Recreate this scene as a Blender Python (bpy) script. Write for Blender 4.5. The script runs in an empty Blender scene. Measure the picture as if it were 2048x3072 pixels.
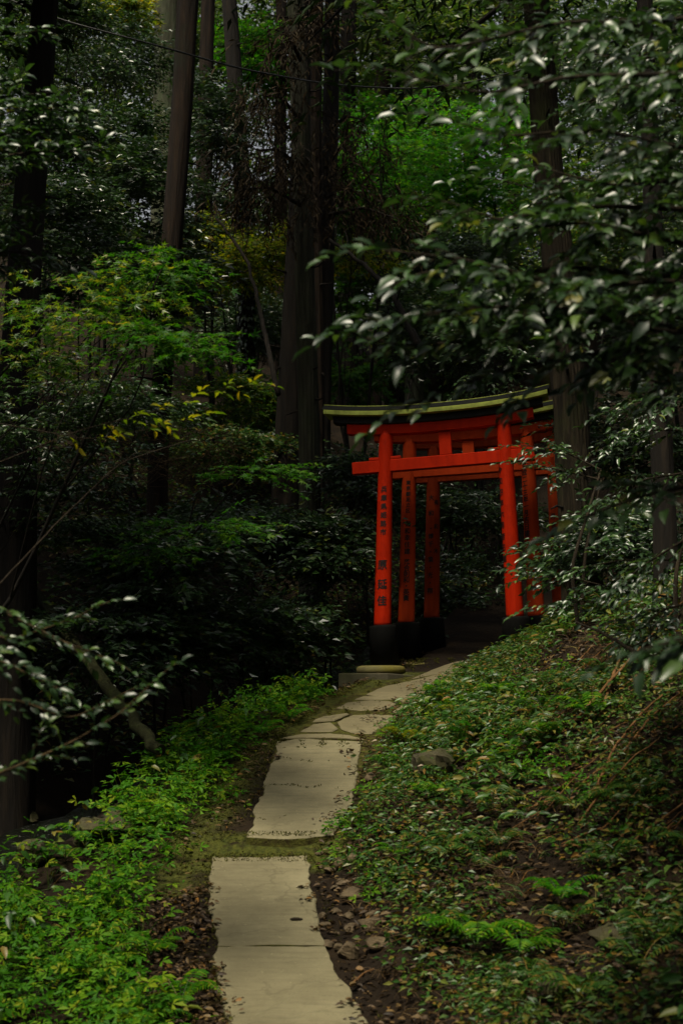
import bpy, bmesh, math, random
import numpy as np
from mathutils import Vector, Matrix

# ------------------------------------------------------------------ camera, sky, sun, exposure
SC = bpy.context.scene
COL = SC.collection
R = math.radians
CAM = np.array([0.0, 0.0, 1.6]); FPX = 1422.0; PITCH = math.atan(188 / 1422.0)
cd = bpy.data.cameras.new('camera'); cam = bpy.data.objects.new('camera', cd); COL.objects.link(cam)
cam.location = CAM; cam.rotation_euler = (math.pi / 2 + PITCH, 0, 0)
cd.sensor_fit = 'VERTICAL'; cd.sensor_height = 36; cd.sensor_width = 24; cd.lens = 50
cd.clip_start = 0.05; cd.clip_end = 600
cd.dof.use_dof = True; cd.dof.focus_distance = 13.6; cd.dof.aperture_fstop = 3.2
SC.camera = cam

SUN_EL, SUN_AZ = 62.0, 207.0          # azimuth measured from +Y clockwise: behind and to the left of the camera
world = bpy.data.worlds.new('World'); SC.world = world; world.use_nodes = True
nt = world.node_tree; bg = nt.nodes['Background']
sky = nt.nodes.new('ShaderNodeTexSky'); sky.sky_type = 'NISHITA'; sky.sun_disc = False
sky.sun_elevation = R(SUN_EL); sky.sun_rotation = R(SUN_AZ)
sky.air_density = 1.0; sky.dust_density = 5.0; sky.ozone_density = 1.0
hs = nt.nodes.new('ShaderNodeHueSaturation'); hs.inputs['Saturation'].default_value = 0.18
nt.links.new(sky.outputs[0], hs.inputs['Color']); nt.links.new(hs.outputs[0], bg.inputs[0])
bg.inputs[1].default_value = 0.05
sd = bpy.data.lights.new('sun', 'SUN'); sun = bpy.data.objects.new('sun', sd); COL.objects.link(sun)
sd.energy = 2.6; sd.angle = R(10); sd.color = (1.0, 0.90, 0.70)
_e, _a = R(SUN_EL), R(SUN_AZ)
_sdir = Vector((math.sin(_a) * math.cos(_e), math.cos(_a) * math.cos(_e), math.sin(_e)))
sun.rotation_euler = _sdir.to_track_quat('Z', 'Y').to_euler(); sun.location = (0, 0, 30)
SC.view_settings.view_transform = 'Standard'; SC.view_settings.look = 'None'
SC.view_settings.exposure = 1.13; SC.view_settings.gamma = 1.0
SC.render.engine = 'CYCLES'
SC.cycles.use_denoising = True
SC.cycles.max_bounces = 5; SC.cycles.diffuse_bounces = 3; SC.cycles.glossy_bounces = 2
SC.cycles.transmission_bounces = 3; SC.cycles.transparent_max_bounces = 4
SC.cycles.sample_clamp_indirect = 3.0

rng = np.random.default_rng(7)
U = lambda a, b, n=None: rng.uniform(a, b, n)

# ------------------------------------------------------------------ geometry helpers
_F = np.array([0, math.cos(PITCH), math.sin(PITCH)]); _UP = np.array([0, -math.sin(PITCH), math.cos(PITCH)])
def P(X, Y, d):
    """world point seen at column X, row Y of the 682 x 1024 frame at ground distance d"""
    v = _F + np.array([1.0, 0, 0]) * ((X - 341) / FPX) + _UP * ((512 - Y) / FPX)
    return CAM + v * (d / v[1])
def px(n, d): return n / FPX * d
def nrm(v):
    v = np.asarray(v, float); return v / np.maximum(np.linalg.norm(v, axis=-1, keepdims=True), 1e-9)

class MB:
    def __init__(s): s.v = []; s.f = []; s.sm = []; s.mi = []; s.n = 0
    def add(s, v, f, smooth=False, mi=0):
        v = np.asarray(v, float).reshape(-1, 3); f = np.asarray(f, int)
        s.v.append(v); s.f.append(f + s.n); s.sm.append((len(f), smooth)); s.mi.append((len(f), mi)); s.n += len(v)
    def mesh(s, name):
        me = bpy.data.meshes.new(name)
        if not s.v: return me
        V = np.concatenate(s.v)
        me.vertices.add(len(V)); me.vertices.foreach_set('co', V.ravel().astype(np.float32))
        nl = sum(f.size for f in s.f); npoly = sum(len(f) for f in s.f)
        me.loops.add(nl); me.loops.foreach_set('vertex_index', np.concatenate([f.ravel() for f in s.f]).astype(np.int32))
        me.polygons.add(npoly)
        tot = np.concatenate([np.full(len(f), f.shape[1]) for f in s.f])
        st = np.concatenate([[0], np.cumsum(tot)[:-1]])
        me.polygons.foreach_set('loop_start', st.astype(np.int32))
        me.polygons.foreach_set('use_smooth', np.concatenate([np.full(n, b) for n, b in s.sm]))
        me.polygons.foreach_set('material_index', np.concatenate([np.full(n, b) for n, b in s.mi]).astype(np.int32))
        me.update(calc_edges=True); me.validate()
        return me
    def build(s, name, mat, parent=None):
        me = s.mesh(name); o = bpy.data.objects.new(name, me); COL.objects.link(o)
        for m in (mat if isinstance(mat, (list, tuple)) else [mat]): me.materials.append(m)
        if parent is not None: o.parent = parent
        return o

def tag(o, label=None, cat=None, group=None, kind=None):
    if label: o['label'] = label
    if cat: o['category'] = cat
    if group: o['group'] = group
    if kind: o['kind'] = kind
    return o
def empty(name, loc=(0, 0, 0), label=None, cat=None, group=None):
    o = bpy.data.objects.new(name, None); COL.objects.link(o); o.location = loc; o.empty_display_size = 0.2
    return tag(o, label, cat, group)
def child(mb, name, mat, root):
    """a part whose points are given in world space, parented under a root that only has a location"""
    loc = np.array(root.location) if root.parent is None else np.array(root.parent.location) + np.array(root.location)
    mb.v = [v - loc for v in mb.v]
    return mb.build(name, mat, root)

def smooth_path(pts, n):
    """a rounded line through the points, evenly spaced along its length"""
    pts = np.asarray(pts, float); seg = np.linalg.norm(np.diff(pts, axis=0), axis=1); t = np.r_[0, np.cumsum(seg)]
    m = 160; u = np.linspace(0, t[-1], m); q = np.stack([np.interp(u, t, pts[:, i]) for i in range(3)], -1)
    if len(pts) > 2:
        w = int(np.clip(m / (len(pts) * 2.2), 3, 30)); k = np.hanning(2 * w + 3)[1:-1]; k /= k.sum(); w = len(k) // 2
        ext_ = np.concatenate([2 * q[0] - q[w:0:-1], q, 2 * q[-1] - q[-2:-w - 2:-1]])
        q = np.stack([np.convolve(ext_[:, i], k, 'valid') for i in range(3)], -1)
    v = np.linspace(0, m - 1, n); return np.stack([np.interp(v, np.arange(m), q[:, i]) for i in range(3)], -1)

def tube(mb, pts, rad, sides=8, cap=True, disp=None, mi=0):
    pts = np.asarray(pts, float); n = len(pts); rad = np.broadcast_to(np.asarray(rad, float), (n,))
    T = nrm(np.gradient(pts, axis=0)); ref = np.array([0, 1.0, 0]) if abs(T[0][2]) > 0.8 else np.array([0, 0, 1.0])
    A = nrm(np.cross(T, ref)); B = np.cross(T, A)
    a = np.linspace(0, 2 * math.pi, sides, endpoint=False)
    rr = rad[:, None] * (1 if disp is None else disp(np.arange(n)[:, None] / max(n - 1, 1), a[None, :], rad[:, None]))
    v = pts[:, None] + (A[:, None] * np.cos(a)[None, :, None] + B[:, None] * np.sin(a)[None, :, None]) * (rr * np.ones((n, sides)))[..., None]
    i = np.arange(n - 1)[:, None] * sides; j = np.arange(sides)[None]; k = (j + 1) % sides
    f = np.stack([i + j, i + k, i + sides + k, i + sides + j], -1).reshape(-1, 4)
    V = v.reshape(-1, 3)
    if cap:
        V = np.vstack([V, pts[0], pts[-1]]); c0 = n * sides; jj = np.arange(sides); kk = (jj + 1) % sides
        mb.add(V, f, True, mi)
        b = mb.n - len(V)
        ft = np.concatenate([np.stack([kk, jj, np.full(sides, c0)], -1), np.stack([(n - 1) * sides + jj, (n - 1) * sides + kk, np.full(sides, c0 + 1)], -1)])
        mb.f.append(ft + b); mb.sm.append((len(ft), False)); mb.mi.append((len(ft), mi))
    else: mb.add(V, f, True, mi)

def tubes(mb, PP, RR, sides=3, mi=0):
    """many thin stems at once: PP (m,k,3), RR (m,k)"""
    m, k = PP.shape[:2]
    if m == 0: return
    T = nrm(np.gradient(PP, axis=1)); A = nrm(np.cross(T, np.array([0.13, 0.21, 1.0]))); B = np.cross(T, A)
    a = np.linspace(0, 2 * math.pi, sides, endpoint=False)
    v = PP[:, :, None] + (A[:, :, None] * np.cos(a)[:, None] + B[:, :, None] * np.sin(a)[:, None]) * RR[:, :, None, None]
    base = (np.arange(m) * k * sides)[:, None, None]; i = (np.arange(k - 1) * sides)[None, :, None]; j = np.arange(sides)[None, None]; q = (j + 1) % sides
    f = np.stack([base + i + j, base + i + q, base + i + sides + q, base + i + sides + j], -1).reshape(-1, 4)
    mb.add(v.reshape(-1, 3), f, True, mi)

# leaf outlines: (along, across, lift)
LEAF = {}
LEAF['simple'] = (np.array([(0, 0, 0), (.42, .5, .1), (1, 0, -.1), (.42, -.5, .1)]), np.array([(0, 1, 2), (0, 2, 3)]), False)
LEAF['oval'] = (np.array([(0, 0, 0), (.28, .44, .1), (.68, .36, .05), (1, 0, -.2), (.68, -.36, .05), (.28, -.44, .1), (.28, 0, 0), (.68, 0, -.06)]),
                np.array([(0, 1, 6), (0, 6, 5), (1, 2, 7), (1, 7, 6), (6, 7, 4), (6, 4, 5), (2, 3, 7), (7, 3, 4)]), True)
def _star():
    c = [(0.0, 0.0, 0.0)]
    for ang, r in ((-105, .5), (-78, .22), (-52, .86), (-26, .34), (0, 1.0), (26, .34), (52, .86), (78, .22), (105, .5)):
        a = R(ang); c.append((r * math.cos(a), r * math.sin(a) * .95, -.14 * r * r))
    return np.array(c), np.array([(0, i, i + 1) for i in range(1, 9)]), False
LEAF['maple'] = _star()
LEAF['tri'] = (np.array([(0, 0, 0), (.55, .24, .06), (1, 0, -.08), (.55, -.24, .06), (.35, .62, .02), (.02, .62, -.06), (-.02, .3, .05), (.35, -.62, .02), (.02, -.62, -.06), (-.02, -.3, .05)]),
               np.array([(0, 1, 2), (0, 2, 3), (0, 4, 5), (0, 5, 6), (0, 8, 7), (0, 9, 8)]), False)

def leaves(mb, Pt, D, N, L, W, kind='simple', mi=0):
    T, F, sm = LEAF[kind]; n = len(Pt)
    if n == 0: return
    D = nrm(D); S = nrm(np.cross(D, N)); N = np.cross(S, D)
    L = np.broadcast_to(np.asarray(L, float), (n,)); W = np.broadcast_to(np.asarray(W, float), (n,))
    v = (Pt[:, None] + D[:, None] * (T[None, :, 0, None] * L[:, None, None]) + S[:, None] * (T[None, :, 1, None] * W[:, None, None])
         + N[:, None] * (T[None, :, 2, None] * L[:, None, None]))
    f = (np.arange(n) * len(T))[:, None, None] + F[None]
    mb.add(v.reshape(-1, 3), f.reshape(-1, F.shape[1]), sm, mi)

def sprays(mbl, mbw, O, D, length, nl, leafL, ratio, kind, tilt=.45, face=(0, -.35), droop=.25, twig=.002, spread=60, roll=.0):
    """leafy twigs: origin O (m,3), direction D (m,3), nl leaves alternating along each"""
    m = len(O)
    if m == 0: return
    D = nrm(D); length = np.broadcast_to(np.asarray(length, float), (m,))
    t = np.linspace(.12, 1, nl)
    tt = np.clip(t[None] + U(-.04, .04, (m, nl)), .05, 1)
    pos = O[:, None] + D[:, None] * (tt * length[:, None])[..., None]
    pos[..., 2] -= droop * length[:, None] * tt ** 2
    side = nrm(np.cross(D, np.array([0, 0, 1.0])) + 1e-6)
    sg = np.where(np.arange(nl) % 2 == 0, 1, -1)[None] * np.where(rng.random((m, 1)) < .5, 1, -1)
    ang = np.radians(U(spread * .6, spread * 1.2, (m, nl))); ang[:, -1] *= .15
    ld = D[:, None] * np.cos(ang)[..., None] + side[:, None] * (sg * np.sin(ang))[..., None]
    ld = ld + rng.normal(0, .18, ld.shape); ld[..., 2] -= U(0, .5, (m, nl)) * (.4 + droop)
    N = np.zeros((m, nl, 3)); N[..., 2] = 1; N[..., 0] += face[0]; N[..., 1] += face[1]
    N += rng.normal(0, tilt, N.shape)
    LL = leafL * U(.6, 1.15, (m, nl))
    leaves(mbl, pos.reshape(-1, 3), ld.reshape(-1, 3), N.reshape(-1, 3), LL.ravel(), LL.ravel() * ratio * U(.85, 1.15, m * nl), kind)
    if mbw is not None and twig > 0:
        k = 3; s = np.linspace(0, 1, k); PP = O[:, None] + D[:, None] * (s[None] * length[:, None])[..., None]
        PP[..., 2] -= droop * length[:, None] * s[None] ** 2
        tubes(mbw, PP, np.broadcast_to(twig * (1.2 - s * .9), (m, k)), 3)

def crown(mbl, mbw, ells, n, nl, leafL, ratio, kind, clumps=14, length=.35, flat=.25, csig=.28, upd=.1, **kw):
    """leafy clumps through ellipsoid volumes: (centre, (rx,ry,rz), share)"""
    w = np.array([e[2] if len(e) > 2 else 1.0 for e in ells]); w = w / w.sum()
    for (c, r, *_), wi in zip(ells, w):
        c = np.array(c); r = np.array(r); k = max(int(n * wi), 1)
        q = nrm(rng.normal(0, 1, (clumps, 3))) * (U(0, 1, (clumps, 1)) ** .45)
        cc = q[rng.integers(0, clumps, k)]
        off = rng.normal(0, 1, (k, 3)) * csig; off[:, 2] *= flat
        u = cc + off; O = c + u * r
        d = nrm(u * np.array([1, 1, .4]) * r + rng.normal(0, .5, (k, 3)) * r.mean() * np.array([1, 1, .25])) + np.array([0, 0, upd])
        sprays(mbl, mbw, O, d, length * U(.6, 1.3, k), nl, leafL, ratio, kind, **kw)

# ------------------------------------------------------------------ materials
def mat(name):
    m = bpy.data.materials.new(name); m.use_nodes = True
    n = m.node_tree; b = n.nodes['Principled BSDF']; return m, n, b
def node(n, t, **k):
    x = n.nodes.new(t)
    for a, v in k.items(): setattr(x, a, v)
    return x
def ramp(n, fac, stops):
    r = node(n, 'ShaderNodeValToRGB'); e = r.color_ramp.elements
    while len(e) < len(stops): e.new(.5)
    for el, (p, c) in zip(e, stops): el.position = p; el.color = (*c, 1) if len(c) == 3 else c
    n.links.new(fac, r.inputs[0]); return r.outputs[0]
def tex(n, scale, detail=6, rough=.6, vec=None, dist=0.0):
    t = node(n, 'ShaderNodeTexNoise'); t.inputs['Scale'].default_value = scale; t.inputs['Detail'].default_value = detail
    t.inputs['Roughness'].default_value = rough; t.inputs['Distortion'].default_value = dist
    if vec is not None: n.links.new(vec, t.inputs['Vector'])
    return t.outputs['Fac']
def coords(n, sc=(1, 1, 1), which='Object'):
    c = node(n, 'ShaderNodeTexCoord'); mp = node(n, 'ShaderNodeMapping'); mp.inputs['Scale'].default_value = sc
    n.links.new(c.outputs[which], mp.inputs[0]); return mp.outputs[0]
def mixc(n, fac, a, b, mode='MIX'):
    x = node(n, 'ShaderNodeMix', data_type='RGBA', blend_type=mode)
    for i, v in ((0, fac), (6, a), (7, b)):
        if isinstance(v, (int, float)): x.inputs[i].default_value = v
        elif isinstance(v, tuple): x.inputs[i].default_value = (*v, 1)
        else: n.links.new(v, x.inputs[i])
    return x.outputs[2]
def bump(n, b, h, strength=.5, dist=.02):
    x = node(n, 'ShaderNodeBump'); x.inputs['Strength'].default_value = strength; x.inputs['Distance'].default_value = dist
    n.links.new(h, x.inputs['Height']); n.links.new(x.outputs[0], b.inputs['Normal'])

def leaf_mat(name, stops, rough=.4, transl=.3, spec=.5, tcol=1.6):
    m, n, b = mat(name)
    g = node(n, 'ShaderNodeNewGeometry'); c = ramp(n, g.outputs['Random Per Island'], stops)
    b.inputs['Roughness'].default_value = rough; b.inputs['Specular IOR Level'].default_value = spec
    n.links.new(c, b.inputs['Base Color'])
    t = node(n, 'ShaderNodeBsdfTranslucent'); tc = mixc(n, 1.0, c, (tcol, tcol * 1.05, tcol * .5), 'MULTIPLY'); n.links.new(tc, t.inputs[0])
    ms = node(n, 'ShaderNodeMixShader'); ms.inputs[0].default_value = transl
    n.links.new(b.outputs[0], ms.inputs[1]); n.links.new(t.outputs[0], ms.inputs[2])
    n.links.new(ms.outputs[0], n.nodes['Material Output'].inputs[0]); return m

M = {}
M['glossy'] = leaf_mat('evergreen_leaf', [(0, (.010, .026, .008)), (.6, (.018, .046, .012)), (.93, (.03, .075, .012)), (1, (.10, .12, .01))], .34, .15, .6)
M['near'] = leaf_mat('near_evergreen_leaf', [(0, (.008, .024, .008)), (.5, (.016, .044, .011)), (.9, (.035, .085, .014)), (.97, (.07, .12, .014)), (1, (.14, .13, .012))], .39, .22, .75)
M['maple'] = leaf_mat('maple_leaf', [(0, (.014, .065, .003)), (.6, (.024, .10, .004)), (1, (.065, .13, .005))], .55, .45, .25)
M['fresh'] = leaf_mat('fresh_maple_leaf', [(0, (.020, .11, .003)), (.6, (.036, .16, .004)), (1, (.10, .19, .006))], .55, .5, .22, 2.0)
M['yellow'] = leaf_mat('yellow_green_leaf', [(0, (.05, .10, .004)), (.5, (.10, .13, .005)), (.9, (.17, .16, .006)), (1, (.22, .14, .006))], .55, .5, .25, 2.0)
M['mixed'] = leaf_mat('mixed_green_leaf', [(0, (.018, .06, .005)), (.5, (.038, .11, .007)), (.8, (.10, .15, .009)), (1, (.19, .17, .010))], .4, .4, .5, 1.9)
M['herb'] = leaf_mat('herb_leaf', [(0, (.020, .085, .003)), (.5, (.042, .145, .005)), (.85, (.10, .20, .007)), (1, (.17, .21, .010))], .6, .35, .14, 1.9)
M['bank'] = leaf_mat('bank_leaf', [(0, (.012, .042, .005)), (.4, (.026, .082, .009)), (.72, (.06, .115, .014)), (.88, (.13, .125, .02)), (1, (.16, .085, .013))], .45, .25, .4)
M['litter'] = leaf_mat('dead_leaf', [(0, (.012, .007, .003)), (.4, (.04, .022, .007)), (.75, (.075, .043, .014)), (.93, (.12, .08, .03)), (1, (.17, .075, .008))], .6, .1, .3)
M['dead'] = leaf_mat('dry_cedar_needle', [(0, (.014, .010, .005)), (.5, (.028, .019, .008)), (1, (.05, .032, .012))], .8, .1, .2)
M['cedar'] = leaf_mat('cedar_needle', [(0, (.010, .022, .006)), (.7, (.018, .04, .010)), (1, (.035, .05, .010))], .7, .1, .2)
M['far'] = leaf_mat('far_leaf', [(0, (.015, .04, .010)), (.5, (.035, .08, .012)), (.85, (.08, .12, .018)), (1, (.13, .16, .03))], .45, .4, .45)

def bark_mat(name, dark, mid, light, moss=None, moss_amt=.5, vs=9):
    m, n, b = mat(name)
    v = coords(n, (vs, vs, vs * .09)); a = tex(n, 1.6, 8, .65, v, .4); c = ramp(n, a, [(.3, dark), (.52, mid), (.72, light)])
    v2 = coords(n, (1, 1, .55)); p = tex(n, 2.2, 6, .7, v2)
    if moss: c = mixc(n, ramp(n, p, [(.62 - .25 * moss_amt, (0, 0, 0)), (.75 - .2 * moss_amt, (.85,) * 3)]), c, moss)
    n.links.new(c, b.inputs['Base Color']); b.inputs['Roughness'].default_value = .9; b.inputs['Specular IOR Level'].default_value = .2
    bump(n, b, a, .9, .04); return m
M['bark_dark'] = bark_mat('dark_cedar_bark', (.003, .0025, .002), (.009, .007, .005), (.022, .016, .010))
M['bark_red'] = bark_mat('red_cedar_bark', (.003, .0018, .001), (.011, .0062, .003), (.03, .017, .008), (.010, .012, .005), .25)
M['bark_grey'] = bark_mat('grey_green_bark', (.008, .008, .005), (.026, .026, .016), (.055, .057, .036), (.022, .028, .012), .5)
M['bark_pale'] = bark_mat('lichen_bark', (.015, .015, .009), (.05, .05, .03), (.11, .115, .075), (.05, .065, .03), .7)
M['bark_mossy'] = bark_mat('rough_mossy_bark', (.005, .004, .0025), (.020, .015, .008), (.05, .038, .021), (.032, .036, .010), .4, 14)
M['twig'] = bark_mat('twig_bark', (.009, .006, .0035), (.022, .016, .009), (.05, .037, .02), None, 0, 20)
M['twig_light'] = bark_mat('pale_twig_bark', (.03, .02, .009), (.07, .047, .021), (.13, .09, .042), None, 0, 20)
M['twig_orange'] = bark_mat('orange_root_bark', (.05, .024, .009), (.15, .075, .026), (.27, .145, .055), (.06, .07, .02), .15, 20)
M['mosslog'] = bark_mat('mossy_log_bark', (.012, .013, .005), (.03, .033, .012), (.055, .06, .02), (.04, .055, .012), .6)

def ground_mat():
    m, n, b = mat('forest_soil')
    v = coords(n); a = tex(n, 3, 8, .65, v); c = ramp(n, a, [(.3, (.006, .004, .002)), (.55, (.016, .010, .005)), (.75, (.034, .021, .009))])
    at = node(n, 'ShaderNodeVertexColor', layer_name='moss'); f = tex(n, 14, 5, .7, v)
    mf = node(n, 'ShaderNodeMath', operation='MULTIPLY'); n.links.new(at.outputs[0], mf.inputs[0])
    n.links.new(ramp(n, f, [(.32, (0,) * 3), (.5, (1,) * 3)]), mf.inputs[1])
    c = mixc(n, mf.outputs[0], c, ramp(n, tex(n, 30, 4, .6, v), [(.3, (.035, .045, .008)), (.7, (.085, .09, .014))]))
    n.links.new(c, b.inputs['Base Color']); b.inputs['Roughness'].default_value = .95; b.inputs['Specular IOR Level'].default_value = .15
    bump(n, b, tex(n, 22, 8, .7, v), 1.0, .05); return m
M['soil'] = ground_mat()

def concrete_mat(name, c0, c1, moss_lo, moss_hi, mosscol=(.07, .075, .014), crack=.85):
    m, n, b = mat(name)
    v = coords(n); a = tex(n, 2.2, 8, .6, v); fine = tex(n, 90, 3, .6, v)
    c = ramp(n, a, [(.3, c0), (.7, c1)])
    c = mixc(n, ramp(n, tex(n, .9, 5, .6, v, .5), [(.42, (0,) * 3), (.7, (.5,) * 3)]), c, tuple(x * .72 for x in c0))
    c = mixc(n, ramp(n, tex(n, 14, 6, .7, v), [(.5, (0,) * 3), (.8, (.4,) * 3)]), c, tuple(x * .6 for x in c0))
    streak = tex(n, 3.0, 5, .6, coords(n, (1.2, 9, 1)))
    c = mixc(n, ramp(n, streak, [(.47, (0,) * 3), (.8, (.55,) * 3)]), c, tuple(x * .6 for x in c0))
    c = mixc(n, ramp(n, fine, [(.62, (0,) * 3), (.72, (.6,) * 3)]), c, tuple(x * .35 for x in c0))
    c = mixc(n, ramp(n, tex(n, 55, 2, .5, v), [(.70, (0,) * 3), (.76, (.7,) * 3)]), c, tuple(min(x * 1.5, .6) for x in c1))
    vo = node(n, 'ShaderNodeTexVoronoi', feature='DISTANCE_TO_EDGE'); vo.inputs['Scale'].default_value = 1.1
    wv = node(n, 'ShaderNodeVectorMath', operation='ADD'); nz = node(n, 'ShaderNodeTexNoise'); nz.inputs['Scale'].default_value = 3.5; nz.inputs['Detail'].default_value = 6; n.links.new(v, nz.inputs['Vector'])
    sc_ = node(n, 'ShaderNodeVectorMath', operation='SCALE'); sc_.inputs['Scale'].default_value = .5; n.links.new(nz.outputs['Color'], sc_.inputs[0]); n.links.new(v, wv.inputs[0]); n.links.new(sc_.outputs[0], wv.inputs[1]); n.links.new(wv.outputs[0], vo.inputs['Vector'])
    ck = node(n, 'ShaderNodeMath', operation='MULTIPLY'); n.links.new(ramp(n, vo.outputs['Distance'], [(.003, (crack,) * 3), (.010, (0,) * 3)]), ck.inputs[0]); n.links.new(ramp(n, tex(n, 1.3, 3, .5, v), [(.46, (0,) * 3), (.56, (1,) * 3)]), ck.inputs[1])
    c = mixc(n, ck.outputs[0], c, (.018, .015, .006))
    mo = ramp(n, tex(n, 1.7, 7, .68, v, .6), [(moss_lo, (0,) * 3), (moss_hi, (.9,) * 3)])
    at = node(n, 'ShaderNodeVertexColor', layer_name='moss')
    mx = node(n, 'ShaderNodeMath', operation='ADD', use_clamp=True); n.links.new(mo, mx.inputs[0])
    ma = node(n, 'ShaderNodeMath', operation='MULTIPLY'); n.links.new(at.outputs[0], ma.inputs[0])
    n.links.new(ramp(n, tex(n, 9, 6, .7, v), [(.36, (0,) * 3), (.58, (1,) * 3)]), ma.inputs[1]); n.links.new(ma.outputs[0], mx.inputs[1])
    c = mixc(n, mx.outputs[0], c, ramp(n, tex(n, 40, 3, .6, v), [(.3, tuple(x * .6 for x in mosscol)), (.7, mosscol)]))
    n.links.new(c, b.inputs['Base Color']); b.inputs['Roughness'].default_value = .85; b.inputs['Specular IOR Level'].default_value = .3
    bump(n, b, tex(n, 60, 6, .65, v), .35, .006); return m
M['slab'] = concrete_mat('path_concrete', (.110, .097, .053), (.178, .158, .090), .70, .9, crack=.22)
M['slab_old'] = concrete_mat('old_path_concrete', (.105, .090, .047), (.160, .138, .075), .62, .78)
M['plinth'] = concrete_mat('mossy_concrete', (.05, .045, .026), (.095, .085, .05), .48, .66, (.06, .065, .02))
M['disc'] = concrete_mat('moss_stone', (.10, .092, .045), (.17, .15, .07), .35, .55, (.17, .145, .014))
M['rock'] = concrete_mat('brown_rock', (.035, .025, .014), (.13, .095, .05), .60, .72, (.04, .05, .010))
M['boulder'] = concrete_mat('mossy_boulder', (.016, .014, .007), (.06, .05, .024), .42, .60, (.05, .055, .010))

def paint_mat(name, c0, c1, wear, dirt):
    m, n, b = mat(name)
    v = coords(n, (14, 14, .9)); a = tex(n, 1.5, 7, .6, v); c = ramp(n, a, [(.32, c0), (.7, c1)])
    w = ramp(n, tex(n, 2.4, 8, .7, coords(n, (10, 10, .8))), [(.72 - wear, (0,) * 3), (.84 - wear, (.8,) * 3)])
    c = mixc(n, w, c, tuple(x * .45 for x in c0))
    d = ramp(n, tex(n, 3.2, 7, .7, coords(n)), [(.62 - dirt, (0,) * 3), (.85 - dirt, (.75,) * 3)]); c = mixc(n, d, c, tuple(x * .5 for x in c0))
    crack = tex(n, 1.0, 4, .55, coords(n, (40, 40, .7)))
    c = mixc(n, ramp(n, crack, [(.28, (.6 if wear > .05 else .25,) * 3), (.33, (0,) * 3)]), c, (.03, .008, .004))
    n.links.new(c, b.inputs['Base Color']); b.inputs['Roughness'].default_value = .6 + wear; b.inputs['Specular IOR Level'].default_value = .07
    bump(n, b, a, .25, .006); return m
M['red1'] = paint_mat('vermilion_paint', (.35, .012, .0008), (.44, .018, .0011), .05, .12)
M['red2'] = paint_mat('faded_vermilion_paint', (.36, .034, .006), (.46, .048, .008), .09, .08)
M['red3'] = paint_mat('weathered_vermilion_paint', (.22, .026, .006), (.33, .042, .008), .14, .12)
def plain(name, col, rough=.6, spec=.4, var=.4, sc=8):
    m, n, b = mat(name); a = tex(n, sc, 6, .65, coords(n))
    n.links.new(ramp(n, a, [(.3, tuple(x * (1 - var) for x in col)), (.7, tuple(x * (1 + var) for x in col))]), b.inputs['Base Color'])
    b.inputs['Roughness'].default_value = rough; b.inputs['Specular IOR Level'].default_value = spec; return m
M['black'] = plain('black_base_paint', (.0035, .0035, .003), .85, .1, .6, 5)
M['ink'] = plain('black_ink', (.006, .005, .004), .6, .3)
M['kasagi'] = plain('black_lintel_paint', (.012, .010, .008), .7, .3)
M['copper'] = plain('moss_green_fascia', (.25, .29, .055), .75, .2, .45, 11)
M['roof'] = plain('dark_roof_sheet', (.006, .0065, .005), .8, .15)
M['cable'] = plain('cable_sheath', (.03, .03, .03), .5, .5)
def water_mat():
    m, n, b = mat('stream_water'); b.inputs['Base Color'].default_value = (.006, .007, .005, 1); b.inputs['Roughness'].default_value = .12; b.inputs['Specular IOR Level'].default_value = .3
    bump(n, b, tex(n, 9, 5, .6, coords(n, (1, 1, 1)), 1.5), .8, .05); return m
M['water'] = water_mat()
M['foam'] = plain('stream_foam', (.35, .36, .36), .5, .5)

def moss_cover():
    m, n, b = mat('moss_cover'); v = coords(n)
    c = ramp(n, tex(n, 16, 6, .7, v), [(.35, (.03, .020, .010)), (.48, (.05, .046, .012)), (.65, (.085, .088, .016)), (.8, (.12, .10, .035))])
    n.links.new(c, b.inputs['Base Color']); b.inputs['Roughness'].default_value = 1; b.inputs['Specular IOR Level'].default_value = .1
    bump(n, b, tex(n, 60, 6, .7, v), 1, .03); return m
M['mosscover'] = moss_cover()
# ------------------------------------------------------------------ terrain
PATH_L = [(1100, 232), (1024, 226), (985, 216), (950, 217), (905, 207), (855, 213), (836, 246), (792, 261), (748, 277), (735, 298), (714, 328), (697, 358), (679, 400)]
PATH_R = [(1100, 400), (1024, 374), (985, 345), (950, 326), (905, 318), (855, 309), (836, 333), (792, 352), (748, 361), (735, 372), (714, 398), (697, 424), (679, 468)]
def zp(y): return np.interp(y, [-60, 7, 12, 14.5, 60], [-2.0, 0, 1.315, 1.76, 12.2])
def hit(X, Y, off=0.0):
    """where the view through (X,Y) meets the path surface"""
    v = _F + np.array([1.0, 0, 0]) * ((X - 341) / FPX) + _UP * ((512 - Y) / FPX)
    lo, hi = 3.0, 18.0
    for _ in range(50):
        mid = .5 * (lo + hi); q = CAM + v * (mid / v[1])
        if q[2] > zp(mid) + off: lo = mid
        else: hi = mid
    return CAM + v * (lo / v[1])
_L = np.array([hit(x, y) for y, x in PATH_L]); _Rr = np.array([hit(x, y) for y, x in PATH_R])
_cy = np.r_[-60, 4.5, (_L[:, 1] + _Rr[:, 1]) / 2, 17.2, 20, 26, 90]; _cx = np.r_[-.25, -.25, (_L[:, 0] + _Rr[:, 0]) / 2, 2.2, 3.6, 4.6, 4.6]
_o = np.argsort(_cy); _cy, _cx = _cy[_o], _cx[_o]
def on_slab(x, y):
    '''True inside the strip covered by slabs'''
    return (x > np.interp(y, _L[:, 1], _L[:, 0]) - .02) & (x < np.interp(y, _Rr[:, 1], _Rr[:, 0]) + .02) & (y < 16)
def surf(x, y): return np.where(on_slab(x, y), zp(y) + np.where(y > 9.32, .128, .048), gz(x, y))
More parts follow.
